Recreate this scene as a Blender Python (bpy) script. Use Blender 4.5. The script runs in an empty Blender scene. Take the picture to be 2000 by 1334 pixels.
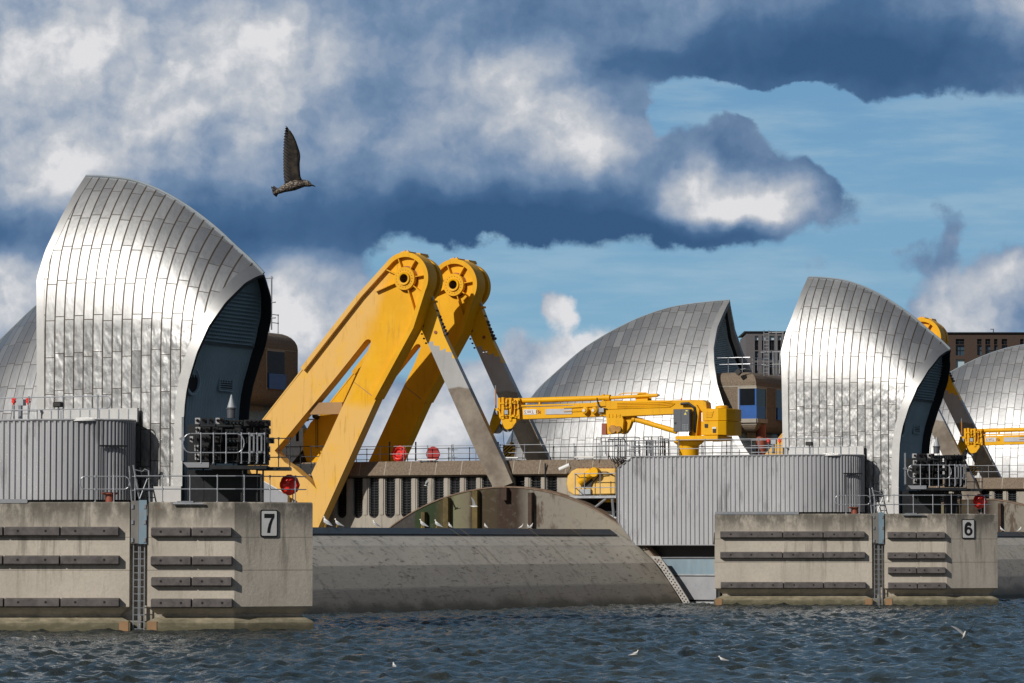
import bpy, bmesh, math, random
from mathutils import Vector, Matrix, noise as mnoise
import numpy as np
random.seed(7)
R = math.radians
sc = bpy.context.scene
COL = sc.collection
# ---------------------------------------------------------------- camera
FPX, HC, PITCH = 6840.0, 3.8, math.atan(393/6840.0)
cam_d = bpy.data.cameras.new("camera"); cam = bpy.data.objects.new("camera", cam_d); COL.objects.link(cam)
cam.location = (0, 0, HC); cam.rotation_euler = (math.pi/2 + PITCH, 0, 0)
cam_d.sensor_width = 36; cam_d.lens = FPX/2000*36; cam_d.clip_start = 1; cam_d.clip_end = 20000
sc.camera = cam
sc.view_settings.view_transform = 'Standard'; sc.view_settings.look = 'None'
sc.view_settings.exposure = 0.0; sc.view_settings.gamma = 1
# ---------------------------------------------------------------- sun
SUN = Vector((-0.623, -0.600, 0.501)).normalized()
sl = bpy.data.lights.new("sun", 'SUN'); sl.energy = 3.7; sl.angle = R(0.5); sl.color = (1.0, 0.935, 0.84)
so = bpy.data.objects.new("sun", sl); COL.objects.link(so)
so.rotation_euler = SUN.to_track_quat('Z', 'Y').to_euler(); so.location = (-60, -40, 80)
SUN_EL = math.asin(SUN.z); SUN_AZ = math.atan2(SUN.x, SUN.y)
# ---------------------------------------------------------------- node helpers
class NT:
    def __init__(s, nt): s.nt = nt; s.L = nt.links; s.n = nt.nodes
    def add(s, t, **k):
        n = s.n.new(t)
        for a, v in k.items(): setattr(n, a, v)
        return n
    def put(s, sock, v):
        if isinstance(v, bpy.types.NodeSocket): s.L.new(v, sock)
        elif v is not None:
            if hasattr(sock, 'default_value'):
                try: sock.default_value = v
                except Exception: sock.default_value = (v[0], v[1], v[2], 1) if len(v) == 3 else v
    def m(s, op, a, b=None, c=None, clamp=False):
        n = s.add('ShaderNodeMath', operation=op, use_clamp=clamp)
        s.put(n.inputs[0], a); s.put(n.inputs[1], b) if b is not None else None
        if c is not None: s.put(n.inputs[2], c)
        return n.outputs[0]
    def mul(s, a, b): return s.m('MULTIPLY', a, b)
    def plus(s, a, b): return s.m('ADD', a, b)
    def sub(s, a, b): return s.m('SUBTRACT', a, b)
    def ss(s, x, lo, hi, a=0.0, b=1.0):
        n = s.add('ShaderNodeMapRange', interpolation_type='SMOOTHSTEP')
        s.put(n.inputs[0], x); n.inputs[1].default_value = lo; n.inputs[2].default_value = hi
        n.inputs[3].default_value = a; n.inputs[4].default_value = b
        return n.outputs[0]
    def lin(s, x, lo, hi, a=0.0, b=1.0):
        n = s.add('ShaderNodeMapRange'); s.put(n.inputs[0], x)
        for i, v in enumerate((lo, hi, a, b)): n.inputs[i+1].default_value = v
        return n.outputs[0]
    def mix(s, f, a, b, bt='MIX'):
        n = s.add('ShaderNodeMix', data_type='RGBA', blend_type=bt)
        s.put(n.inputs[0], f)
        for i, v in ((6, a), (7, b)):
            if isinstance(v, (tuple, list)): v = (v[0], v[1], v[2], 1)
            s.put(n.inputs[i], v)
        return n.outputs[2]
    def noise(s, vec, scale, detail=4, rough=.55, dist=0.0):
        n = s.add('ShaderNodeTexNoise'); s.put(n.inputs['Vector'], vec)
        n.inputs['Scale'].default_value = scale; n.inputs['Detail'].default_value = detail
        n.inputs['Roughness'].default_value = rough; n.inputs['Distortion'].default_value = dist
        return n
    def map(s, vec, loc=(0, 0, 0), scale=(1, 1, 1), rot=(0, 0, 0)):
        n = s.add('ShaderNodeMapping'); s.put(n.inputs[0], vec)
        n.inputs[1].default_value = loc; n.inputs[2].default_value = rot; n.inputs[3].default_value = scale
        return n.outputs[0]
    def sep(s, v):
        n = s.add('ShaderNodeSeparateXYZ'); s.put(n.inputs[0], v); return n.outputs
    def com(s, x, y, z=0.0):
        n = s.add('ShaderNodeCombineXYZ')
        for i, v in enumerate((x, y, z)): s.put(n.inputs[i], v)
        return n.outputs[0]
    def bump(s, h, strength=1.0, dist=1.0, normal=None):
        n = s.add('ShaderNodeBump'); s.put(n.inputs['Height'], h)
        n.inputs['Strength'].default_value = strength; n.inputs['Distance'].default_value = dist
        if normal is not None: s.put(n.inputs['Normal'], normal)
        return n.outputs[0]
# ---------------------------------------------------------------- world: sky and clouds laid out by direction
W = bpy.data.worlds.new("World"); sc.world = W; W.use_nodes = True
w = NT(W.node_tree); w.n.clear()
out = w.add('ShaderNodeOutputWorld'); bg = w.add('ShaderNodeBackground'); w.L.new(bg.outputs[0], out.inputs[0])
sky = w.add('ShaderNodeTexSky', sky_type='NISHITA', sun_disc=False)
sky.sun_elevation = SUN_EL; sky.sun_rotation = SUN_AZ; sky.air_density = 1.0; sky.dust_density = 0.6; sky.ozone_density = 2.5
SKY = 0.1
bg.inputs[1].default_value = SKY
g = w.add('ShaderNodeTexCoord').outputs['Generated']
dx, dy, dz = w.sep(g)
ys = w.m('MAXIMUM', dy, 0.12)
U = w.plus(w.mul(w.m('DIVIDE', dx, ys), FPX/100), 10.0)
V = w.sub(10.6, w.mul(w.m('DIVIDE', dz, ys), FPX/100))
uv = w.com(U, V)
wa = w.noise(uv, 0.55, 3, .55).outputs['Color']
wb = w.noise(uv, 2.2, 5, .65).outputs['Color']
def centred(c, amp):
    n = w.add('ShaderNodeVectorMath', operation='SUBTRACT'); w.put(n.inputs[0], c); n.inputs[1].default_value = (.5, .5, .5)
    k = w.add('ShaderNodeVectorMath', operation='SCALE'); w.L.new(n.outputs[0], k.inputs[0]); k.inputs['Scale'].default_value = amp
    return k.outputs[0]
def vadd(a, b):
    n = w.add('ShaderNodeVectorMath', operation='ADD'); w.L.new(a, n.inputs[0]); w.L.new(b, n.inputs[1]); return n.outputs[0]
uvw = vadd(vadd(uv, centred(wa, 1.2)), centred(wb, 0.36))
uvs = vadd(vadd(uv, centred(wa, 1.1)), centred(wb, .22))
def blobs(vec, lst):
    tot = None
    for (cx, cy, rx, ry, k) in lst:
        mp = w.map(vec, (-cx/rx, -cy/ry, 0), (1/rx, 1/ry, 0))
        gd = w.add('ShaderNodeTexGradient', gradient_type='SPHERICAL'); w.L.new(mp, gd.inputs[0])
        v = w.mul(w.ss(gd.outputs['Fac'], 0, 1), k) if k != 1 else w.ss(gd.outputs['Fac'], 0, 1)
        tot = v if tot is None else w.plus(tot, v)
    return tot
#EOF_CLOUDS
cover = blobs(uvw, [  # density of cloud, in hundreds of photo pixels
    (0.5, 1.6, 7.5, 3.8, 2.4), (4.5, 2.2, 6.5, 3.8, 2.4), (9.0, 3.0, 5.0, 2.6, 2.0), (11.2, 3.7, 4.2, 1.7, 1.6), (10.6, 2.2, 3.0, 2.6, 1.3), (12.0, 3.2, 1.5, 1.8, .9), (11.9, 2.0, 1.1, 1.3, .9), (12.8, 1.0, 1.6, .8, .7),
    (14.3, 3.7, 2.9, 1.5, 1.9), (14.3, 2.85, 1.05, 1.3, 1.4), (15.7, 3.9, 1.5, .9, 1.0), (2, 4.3, 5.5, 1.3, 1.2),
    (13.5, 0.2, 6.0, 2.0, 2.2), (18.0, 0.5, 5.5, 1.9, 2.4), (9.0, -.2, 5.0, 2.4, 1.8), (16.5, 1.2, 4, .8, .9),
    (0.2, 5.7, 1.5, 1.8, 1.4), (6.6, 5.9, 1.9, 1.7, 1.5), (5.6, 6.3, 1.4, 2.0, 1.1), (10.4, 7.3, 1.8, 1.0, .8), (9.4, 8.2, 3.5, 1.8, 1.3),
    (7.6, 8.4, 2.6, 1.3, 1.1), (9.9, 6.9, .9, .9, .7), (9.0, 5.3, 3.2, .9, -1.0), (12.0, 5.6, 3, .7, -.5), (11.6, 6.95, 1.5, .85, 1.0), (11.0, 5.8, .6, .8, .85), (10.8, 6.1, .5, 1.0, .5), (18.9, 6.2, 1.7, 1.3, 1.6), (19.8, 5.6, 1.4, 1.1, 1.3),
    (18.0, 5.1, 1.1, .7, .66), (18.5, 4.4, .5, 1.5, .66), (16.0, 5.3, .6, .4, .5), (13.9, 4.5, 1.5, .5, .6),
    (14.9, 1.95, 2.6, .5, -1.5), (12.3, 1.9, 1.0, .8, .8), (15.9, 2.2, 1.8, .5, -1.2), (18, 3.0, 3, 1.1, -1.2), (12.75, 2.3, .55, 1.3, -.9), (16.8, 2.9, 1.2, .9, -.8), (17.8, 2.2, 3, .45, -.9)])
fb = w.noise(uv, 1.0, 9, .58).outputs['Fac']
fine = w.noise(uv, 3.0, 8, .60).outputs['Fac']
dens = w.plus(cover, w.plus(w.mul(w.sub(fb, .5), 1.0), w.mul(w.sub(fine, .5), .50)))
alpha = w.ss(dens, .22, .74)
light = blobs(uvs, [
    (0.0, 0.8, 4.5, 2.8, .36), (3.2, 1.0, 4.6, 2.8, .34), (5.6, 1.0, 2.6, 2.0, .30), (0.8, 3.5, 1.8, 1.6, .50), (2.6, 3.0, 3.4, 1.7, .22), (4.8, 2.4, 2.4, 1.4, .12),
    (9.8, 1.6, 2.6, 1.5, .36), (11.5, 2.7, 1.2, 1.2, .55), (10.6, 2.5, 1.4, 1.0, .30), (13.7, 3.8, 1.25, 1.0, .62), (15.2, 3.95, 1.5, .85, .58), (14.5, 4.15, 1.6, .5, .35),
    (0.2, 5.7, 1.8, 2.0, .48), (6.3, 5.7, 2.4, 2.2, .42), (10.2, 7.2, 3.0, 2.0, .25), (11.7, 6.9, 1.9, 1.3, .45), (9.4, 8.4, 3.6, 2.0, .26),
    (7.6, 8.6, 2.4, 1.6, .3), (11.0, 5.8, 1.2, 1.2, .35), (18.9, 6.1, 1.6, 1.2, .5), (19.9, 5.4, 1.0, .7, .4), (5.2, 6.6, 2.4, 2.6, .3),
    (8.4, 2.9, 3.6, 1.6, .12), (6.0, 4.6, 7.5, 1.35, -.44), (10.6, 4.55, 5.5, 1.25, -.40), (9.5, 3.9, 4, 1.3, -.04),
    (0.1, 4.5, 1.8, 1.0, -.42), (13.6, 4.6, 3.4, .5, -.30), (17.0, 1.2, 5.5, 1.5, -.42), (13.2, 1.3, 2.5, .8, -.22), (16.4, .5, 3.4, 1.6, -.12), (11.0, 0.5, 3.0, 1.1, -.10), (14.1, 2.6, 1.3, 1.2, -.10), (16.3, 3.6, 1.2, 1.2, -.14),
    (20.0, .0, 1.8, 1.1, .22)])
fc = w.noise(uvw, .62, 6, .50).outputs['Fac']
rel = w.mul(w.sub(fc, w.noise(w.map(uvw, loc=(-.28, -.34, 0)), .62, 6, .50).outputs['Fac']), 1.15)
rel2 = w.mul(w.sub(fine, w.noise(w.map(uv, loc=(-.10, -.13, 0)), 3.0, 8, .60).outputs['Fac']), .20)
amt = w.lin(light, -.3, .5, .30, 1.0)
sh = w.plus(w.plus(light, .42), w.mul(w.plus(w.plus(rel, rel2), w.mul(w.sub(fb, .5), .30)), amt))
cr = w.add('ShaderNodeValToRGB'); w.L.new(sh, cr.inputs[0])
e = cr.color_ramp.elements
e[0].position = 0.0; e[0].color = (.040, .100, .215, 1); e[1].position = 1.05 if False else 1.0; e[1].color = (.74, .74, .76, 1)
for p, c in ((.22, (.068, .145, .28)), (.45, (.165, .255, .40)), (.66, (.33, .395, .50)), (.84, (.52, .55, .60))):
    x = e.new(p); x.color = (*c, 1)
near = w.ss(dy, .55, .85)
# clouds over the rest of the sky
gn = w.noise(w.map(g, scale=(1, 1, 2.2)), 2.3, 8, .58).outputs['Fac']
gc = w.add('ShaderNodeValToRGB'); w.L.new(w.noise(w.map(g, loc=(3, 1, 2), scale=(1, 1, 1.6)), 3.1, 6, .6).outputs['Fac'], gc.inputs[0])
gc.color_ramp.elements[0].position = .32; gc.color_ramp.elements[0].color = (.055, .09, .15, 1)
gc.color_ramp.elements[1].position = .68; gc.color_ramp.elements[1].color = (.27, .265, .26, 1)
ga = w.ss(gn, .36, .52)
skyc = sky.outputs[0]
scol = w.mix(1.0, skyc, (0.34, .36, .39), 'MULTIPLY')
# the clear part seen in front: thin high veil over the blue
veil = w.noise(w.map(uv, scale=(.25, 1.4, 1)), 1.0, 6, .6).outputs['Fac']
def k10(c): return tuple(v/SKY for v in c)
hz = w.ss(V, -1.0, 9.5)
blue = w.mix(hz, k10((.155, .345, .585)), k10((.25, .485, .675)))
blue = w.mix(w.ss(veil, .40, .68, 0, .55), blue, k10((.38, .56, .70)))
front_clear = w.mix(.82, scol, blue)
csc = w.add('ShaderNodeVectorMath', operation='SCALE'); w.L.new(cr.outputs[0], csc.inputs[0]); csc.inputs['Scale'].default_value = 1/SKY
gsc = w.add('ShaderNodeVectorMath', operation='SCALE'); w.L.new(gc.outputs[0], gsc.inputs[0]); gsc.inputs['Scale'].default_value = 1/SKY
front = w.mix(alpha, front_clear, csc.outputs[0])
rest = w.mix(ga, scol, gsc.outputs[0])
w.L.new(w.mix(near, rest, front), bg.inputs[0])
# ---------------------------------------------------------------- frames and pixel rays
cp, sp = math.cos(PITCH), math.sin(PITCH)
def ray(px, py):
    a = (px-1000)/FPX; b = (667-py)/FPX
    return Vector((a, cp - b*sp, sp + b*cp))
def proj(p):
    x, y, z = p[0], p[1], p[2]-HC
    f = y*cp + z*sp
    return 1000 + FPX*x/f, 667 - FPX*(z*cp - y*sp)/f
ANG = 25.0
class Frame:
    def __init__(s, o, ang=ANG):
        s.o = Vector((o[0], o[1], 0)); s.a = ang
        s.u = Vector((math.cos(R(ang)), -math.sin(R(ang)), 0)); s.v = Vector((math.sin(R(ang)), math.cos(R(ang)), 0))
    def w(s, p): return s.o + s.u*p[0] + s.v*p[1] + Vector((0, 0, p[2]))
    def at(s, px, py, t):            # (s, z) on the plane t = const seen at that pixel
        d = ray(px, py); o = Vector((0, 0, HC))
        k = (t + s.o.dot(s.v) - o.dot(s.v))/d.dot(s.v)
        q = o + d*k
        return (q - s.o).dot(s.u), q.z
    def S(s, px, t, py=1000): return s.at(px, py, t)[0]
    def Z(s, py, px, t): return s.at(px, py, t)[1]
OFF = Vector((38.16, 61.06, 0))
O6 = (22.14, 211.8)
F6 = Frame(O6); F7 = Frame((O6[0]-OFF.x, O6[1]-OFF.y)); F5 = Frame((O6[0]+OFF.x, O6[1]+OFF.y))
FW = Frame((0, 0), 0.0)
G6 = Frame(O6, 0.0); G7 = Frame((O6[0]-OFF.x, O6[1]-OFF.y), 0.0)
# ---------------------------------------------------------------- mesh builder
class MB:
    def __init__(s): s.v = []; s.f = []; s.mi = []; s.uv = None; s.cur = 0; s.smooth = False
    def addv(s, vs): i = len(s.v); s.v += [tuple(p) for p in vs]; return i
    def face(s, idx): s.f.append(tuple(idx)); s.mi.append(s.cur)
    def box(s, x0, x1, y0, y1, z0, z1):
        i = s.addv([(x, y, z) for z in (z0, z1) for (x, y) in ((x0, y0), (x1, y0), (x1, y1), (x0, y1))])
        for f in ((0, 3, 2, 1), (4, 5, 6, 7), (0, 1, 5, 4), (1, 2, 6, 5), (2, 3, 7, 6), (3, 0, 4, 7)): s.face([i+k for k in f])
        return s
    def prism(s, pts, t0, t1):       # polygon in (s, z) pushed along t
        a = sum(pts[i][0]*pts[(i+1) % len(pts)][1] - pts[(i+1) % len(pts)][0]*pts[i][1] for i in range(len(pts)))
        if a < 0: pts = pts[::-1]
        n = len(pts); i = s.addv([(p[0], t0, p[1]) for p in pts] + [(p[0], t1, p[1]) for p in pts])
        s.face([i+k for k in range(n)]); s.face([i+n+k for k in reversed(range(n))])
        for k in range(n): s.face([i+k, i+n+k, i+n+(k+1) % n, i+(k+1) % n])
        return s
    def slab(s, pts, z0, z1):        # polygon in (s, t) pushed up
        a = sum(pts[i][0]*pts[(i+1) % len(pts)][1] - pts[(i+1) % len(pts)][0]*pts[i][1] for i in range(len(pts)))
        if a < 0: pts = pts[::-1]
        n = len(pts); i = s.addv([(p[0], p[1], z0) for p in pts] + [(p[0], p[1], z1) for p in pts])
        s.face([i+k for k in reversed(range(n))]); s.face([i+n+k for k in range(n)])
        for k in range(n): s.face([i+k, i+(k+1) % n, i+n+(k+1) % n, i+n+k])
        return s
    def tube(s, pts, r, n=6, cap=True, r2=None):
        pts = [Vector(p) for p in pts]; m = len(pts); rings = []
        for k, p in enumerate(pts):
            d = (pts[min(k+1, m-1)] - pts[max(k-1, 0)]).normalized()
            a = Vector((0, 0, 1)) if abs(d.z) < .9 else Vector((1, 0, 0))
            x = d.cross(a).normalized(); y = d.cross(x).normalized()
            rr = r if r2 is None else r + (r2-r)*k/(m-1)
            rings.append(s.addv([p + x*rr*math.cos(2*math.pi*j/n) + y*rr*math.sin(2*math.pi*j/n) for j in range(n)]))
        for k in range(m-1):
            for j in range(n): s.face([rings[k]+j, rings[k]+(j+1) % n, rings[k+1]+(j+1) % n, rings[k+1]+j])
        if cap:
            s.face([rings[0]+j for j in reversed(range(n))]); s.face([rings[-1]+j for j in range(n)])
        return s
    def cyl(s, c, r, h, axis='z', n=20, r2=None):
        d = {'x': Vector((h, 0, 0)), 'y': Vector((0, h, 0)), 'z': Vector((0, 0, h))}[axis]
        return s.tube([Vector(c), Vector(c)+d], r, n, True, r2)
    def lathe(s, c, prof, axis='y', n=32):     # prof: (radius, height along axis)
        c = Vector(c); rings = []
        for (r, h) in prof:
            ring = []
            for j in range(n):
                a = 2*math.pi*j/n; x, y = r*math.cos(a), r*math.sin(a)
                ring.append(c + (Vector((x, h, y)) if axis == 'y' else Vector((x, y, h)) if axis == 'z' else Vector((h, x, y))))
            rings.append(s.addv(ring))
        for k in range(len(prof)-1):
            for j in range(n):
                q = [rings[k]+j, rings[k]+(j+1) % n, rings[k+1]+(j+1) % n, rings[k+1]+j]
                s.face(q if axis != 'y' else q[::-1])
        return s
    def grid(s, rows):               # list of rows of points
        nr, nc = len(rows), len(rows[0]); i = s.addv([p for r in rows for p in r])
        for a in range(nr-1):
            for b in range(nc-1): s.face([i+a*nc+b, i+a*nc+b+1, i+(a+1)*nc+b+1, i+(a+1)*nc+b])
        return s
    def build(s, name, mats, parent=None, frame=None, smooth=False, bevel=0, uvs=None, recalc=True):
        me = bpy.data.meshes.new(name)
        base = Vector(parent['_b']) if parent is not None else Vector((0, 0, 0))
        me.from_pydata([tuple(Vector(p)-base) for p in s.v], [], s.f)
        if not isinstance(mats, (list, tuple)): mats = [mats]
        for m_ in mats: me.materials.append(m_)
        me.polygons.foreach_set('material_index', s.mi)
        if uvs is not None:
            l = me.uv_layers.new(name='uv'); vi = np.zeros(len(me.loops), dtype=np.int32); me.loops.foreach_get('vertex_index', vi)
            l.data.foreach_set('uv', np.asarray(uvs, dtype=np.float32)[vi].ravel())
        if recalc or bevel:
            bm = bmesh.new(); bm.from_mesh(me)
            if recalc: bmesh.ops.recalc_face_normals(bm, faces=bm.faces)
            if bevel:
                bmesh.ops.remove_doubles(bm, verts=bm.verts, dist=1e-5)
                es = [x for x in bm.edges if len(x.link_faces) == 2 and x.calc_face_angle(0) > .6]
                bmesh.ops.bevel(bm, geom=es, offset=bevel, segments=1, affect='EDGES', clamp_overlap=True)
            bm.to_mesh(me); bm.free()
        if smooth:
            me.polygons.foreach_set('use_smooth', [True]*len(me.polygons))
            try: me.set_sharp_from_angle(angle=R(35))
            except Exception: pass
        me.update()
        ob = bpy.data.objects.new(name, me); COL.objects.link(ob)
        if parent is not None: ob.parent = parent; ob['_b'] = tuple(base)
        elif frame is not None:
            ob.location = frame.o; ob.rotation_euler = (0, 0, -R(frame.a)); ob['_b'] = (0, 0, 0)
        return ob
def tag(o, label=None, cat=None, group=None, kind=None):
    if label: o['label'] = label
    if cat: o['category'] = cat
    if group: o['group'] = group
    if kind: o['kind'] = kind
    return o
def thing(name, label, cat, base, frame=F6, group=None):
    o = bpy.data.objects.new(name, None); COL.objects.link(o); o.empty_display_size = .5
    o.location = frame.w(base); o.rotation_euler = (0, 0, -R(frame.a)); o['_b'] = tuple(base)
    return tag(o, label, cat, group)
def relabel(o, label, group=None):
    o['label'] = label
    if group: o['group'] = group
KIDS = {}
def copy_tree(o, off=Vector((0, 0, 0)), label=None, parent=None, skip=()):
    c = o.copy(); COL.objects.link(c)
    if parent is None: c.location = o.location + off
    else: c.parent = parent
    if label: c['label'] = label
    for ch in [x for x in bpy.data.objects if x.parent == o]:
        if ch.name.split('.')[0] in skip: continue
        copy_tree(ch, parent=c, skip=skip)
    return c
def curve_at(pts, x, i=0, j=1):
    pts = sorted(pts, key=lambda p: p[i])
    if x <= pts[0][i]: a, b = pts[0], pts[1]
    elif x >= pts[-1][i]: a, b = pts[-2], pts[-1]
    else:
        for a, b in zip(pts, pts[1:]):
            if a[i] <= x <= b[i]: break
    return a[j] + (b[j]-a[j])*(x-a[i])/(b[i]-a[i])
def smooth_pts(pts, n=8):           # Catmull-Rom
    out = []; P = [pts[0]] + list(pts) + [pts[-1]]
    for k in range(1, len(P)-2):
        for q in range(n):
            t = q/n
            out.append(tuple(.5*((2*P[k][d]) + (-P[k-1][d]+P[k+1][d])*t + (2*P[k-1][d]-5*P[k][d]+4*P[k+1][d]-P[k+2][d])*t*t + (-P[k-1][d]+3*P[k][d]-3*P[k+1][d]+P[k+2][d])*t**3) for d in range(len(pts[0]))))
    out.append(tuple(pts[-1])); return out
def pbox(mb, F, x0, y0, x1, y1, t0, t1):     # box whose near face covers the pixel rectangle
    ym, xm = (y0+y1)/2, (x0+x1)/2
    mb.box(F.at(x0, ym, t0)[0], F.at(x1, ym, t0)[0], t0, t1, F.at(xm, y1, t0)[1], F.at(xm, y0, t0)[1]); return mb
def pprism(mb, F, pts, t0, t1): return mb.prism([F.at(x, y, t0) for x, y in pts], t0, t1)
def P3(F, x, y, t): s_, z_ = F.at(x, y, t); return (s_, t, z_)
def boolean(ob, cutter):
    md = ob.modifiers.new('b', 'BOOLEAN'); md.object = cutter; md.operation = 'DIFFERENCE'; md.solver = 'EXACT'
    dg = bpy.context.evaluated_depsgraph_get(); me = bpy.data.meshes.new_from_object(ob.evaluated_get(dg))
    ob.modifiers.clear(); ob.data = me; bpy.data.objects.remove(cutter)
# ---------------------------------------------------------------- materials
MATS = {}
def new_mat(name):
    m_ = bpy.data.materials.new(name); m_.use_nodes = True; q = NT(m_.node_tree); q.n.clear()
    o = q.add('ShaderNodeOutputMaterial'); b = q.add('ShaderNodeBsdfPrincipled'); q.L.new(b.outputs[0], o.inputs[0])
    MATS[name] = m_; return m_, q, b
def simple(name, col, rough=.5, metal=0.0, var=.12, scale=1.5, bump=0.0, spec=None, dirt=None, streak=False):
    m_, q, b = new_mat(name)
    pos = q.add('ShaderNodeNewGeometry').outputs['Position']
    v = q.map(pos, scale=(1, 1, .25)) if streak else pos
    n1 = q.noise(v, scale, 5, .6).outputs['Fac']
    c = q.mix(q.ss(n1, .25, .75), tuple(x*(1-var) for x in col), tuple(min(1, x*(1+var)) for x in col))
    if dirt:
        n2 = q.noise(v, scale*2.7, 7, .65).outputs['Fac']
        c = q.mix(q.ss(n2, .52, .68, 0, dirt[1]), c, dirt[0])
    q.L.new(c, b.inputs['Base Color'])
    b.inputs['Roughness'].default_value = rough; b.inputs['Metallic'].default_value = metal
    if spec is not None: b.inputs['Specular IOR Level'].default_value = spec
    if bump: q.L.new(q.bump(q.noise(pos, scale*6, 5, .6).outputs['Fac'], 1.0, bump), b.inputs['Normal'])
    return m_
RUST = (.13, .055, .022)
galv = simple('galvanised_steel', (.34, .36, .39), .45, .6, .15, 2.0)
dsteel = simple('black_painted_steel', (.018, .020, .024), .45, 0, .3, 3)
rubber = simple('fender_timber', (.105, .095, .095), .8, 0, .35, 2.5, .01, dirt=((.13, .12, .11), .6), streak=False)
bolt = simple('bolt_hole', (.01, .01, .01), .8)
glass = simple('dark_glass', (.010, .012, .016), .12, 0, .2, .6, spec=.25)
bluep = simple('blue_panel', (.006, .085, .34), .4, 0, .1)
white = simple('white_paint', (.68, .69, .69), .4, 0, .06)
black = simple('black_paint', (.012, .012, .013), .5)
red = simple('red_plastic', (.75, .022, .012), .4, 0, .12, 2)
dred = simple('dark_red_paint', (.30, .008, .010), .5, 0, .1)
brownred = simple('red_oxide_paint', (.26, .070, .042), .6, 0, .15, 1.2)
pinkrust = simple('faded_orange_paint', (.60, .33, .22), .6, 0, .12, 1.5, dirt=(RUST, .9), streak=True)
rail_g = simple('galvanised_rail', (.40, .42, .46), .38, .55, .1, 2)
rail_d = simple('dark_rail', (.045, .05, .06), .4, .3, .2, 2)
corr = simple('corrugated_cladding', (.37, .38, .405), .42, .25, .10, .6, dirt=((.17, .17, .18), .7), streak=True)
corrb = simple('blue_grey_cladding', (.33, .46, .53), .55, 0, .12, .5)
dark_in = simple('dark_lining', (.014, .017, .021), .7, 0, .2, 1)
rimm = simple('blue_grey_trim', (.22, .26, .30), .5, .2, .12, .7)
agg = simple('pebble_concrete', (.20, .155, .115), .9, 0, .30, 9, .03, dirt=((.10, .075, .055), .7))
aggl = simple('pale_concrete', (.36, .33, .285), .85, 0, .12, 1.5, .01, dirt=((.22, .20, .17), .6), streak=True)
bluesteel = simple('pale_blue_steel', (.20, .29, .36), .5, .1, .2, 1.2, dirt=((.28, .28, .28), .7), streak=True)
greysteel = simple('grey_steel_plate', (.30, .31, .34), .5, .1, .08, .8, dirt=((.20, .25, .28), .6))
frost = simple('grey_lid', (.33, .36, .39), .5, 0, .1)
brick = simple('brown_brick', (.062, .040, .032), .9, 0, .2, 6, .01)
gbrick = simple('grey_brick', (.12, .115, .125), .9, 0, .15, 6, .01)
wglass = simple('window_glass', (.05, .09, .13), .12, .0, .3, .3)
lglass = simple('sky_bright_glass', (.42, .55, .62), .15, 0, .1, .3)
# concrete of the piers
def concrete(name, base, k=1.0):
    m_, q, b = new_mat(name)
    pos = q.add('ShaderNodeNewGeometry').outputs['Position']; px_, py_, pz = q.sep(pos)
    obj = q.add('ShaderNodeTexCoord').outputs['Object']
    big = q.noise(pos, .35, 5, .6).outputs['Fac']; fine_ = q.noise(pos, 7, 6, .65).outputs['Fac']
    st = q.noise(q.map(pos, scale=(1.6, 1.6, .16)), 1.3, 6, .65).outputs['Fac']
    c = q.mix(q.ss(big, .3, .7), tuple(x*.86 for x in base), tuple(x*1.08 for x in base))
    c = q.mix(q.ss(fine_, .35, .75, 0, .30), c, tuple(x*.62 for x in base))
    # dark weathering on the top metre, broken up
    topn = q.noise(q.map(pos, scale=(1, 1, .5)), 1.1, 8, .7).outputs['Fac']
    tm = q.mul(q.ss(pz, 3.9, 5.4), q.ss(topn, .32, .56))
    c = q.mix(q.mul(tm, .85), c, (.085, .078, .066))
    c = q.mix(q.mul(q.ss(st, .51, .66), q.ss(pz, 1.2, 4.6, .2, .62)), c, (.13, .12, .10))
    # white lime runs
    wr = q.noise(q.map(pos, loc=(5, 9, 1), scale=(2.6, 2.6, .3)), 1.0, 5, .6).outputs['Fac']
    c = q.mix(q.ss(wr, .70, .80, 0, .5), c, (.50, .48, .44))
    rn = q.noise(pos, 2.2, 4, .5).outputs['Fac']
    c = q.mix(q.ss(rn, .72, .78, 0, .45), c, (.20, .10, .055))
    # lift joints
    for zj in (4.03, 2.62):
        d = q.m('ABSOLUTE', q.sub(pz, zj)); c = q.mix(q.ss(d, .012, .035, .45, 0), c, (.10, .09, .08))
    # algae by the water
    an = q.noise(q.map(pos, scale=(1, 1, 2.5)), 1.6, 6, .65).outputs['Fac']
    al = q.m('MULTIPLY', q.ss(q.plus(pz, q.mul(q.sub(an, .5), 1.1)), .98, .12), .85)
    c = q.mix(al, c, (.060, .060, .030))
    q.L.new(c, b.inputs['Base Color']); b.inputs['Roughness'].default_value = .88
    q.L.new(q.bump(q.plus(fine_, q.mul(st, .6)), 1.0, .012), b.inputs['Normal'])
    return m_
conc = concrete('pier_concrete', (.52, .475, .41))
ledge_c = concrete('ledge_concrete', (.46, .40, .29))
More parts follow.
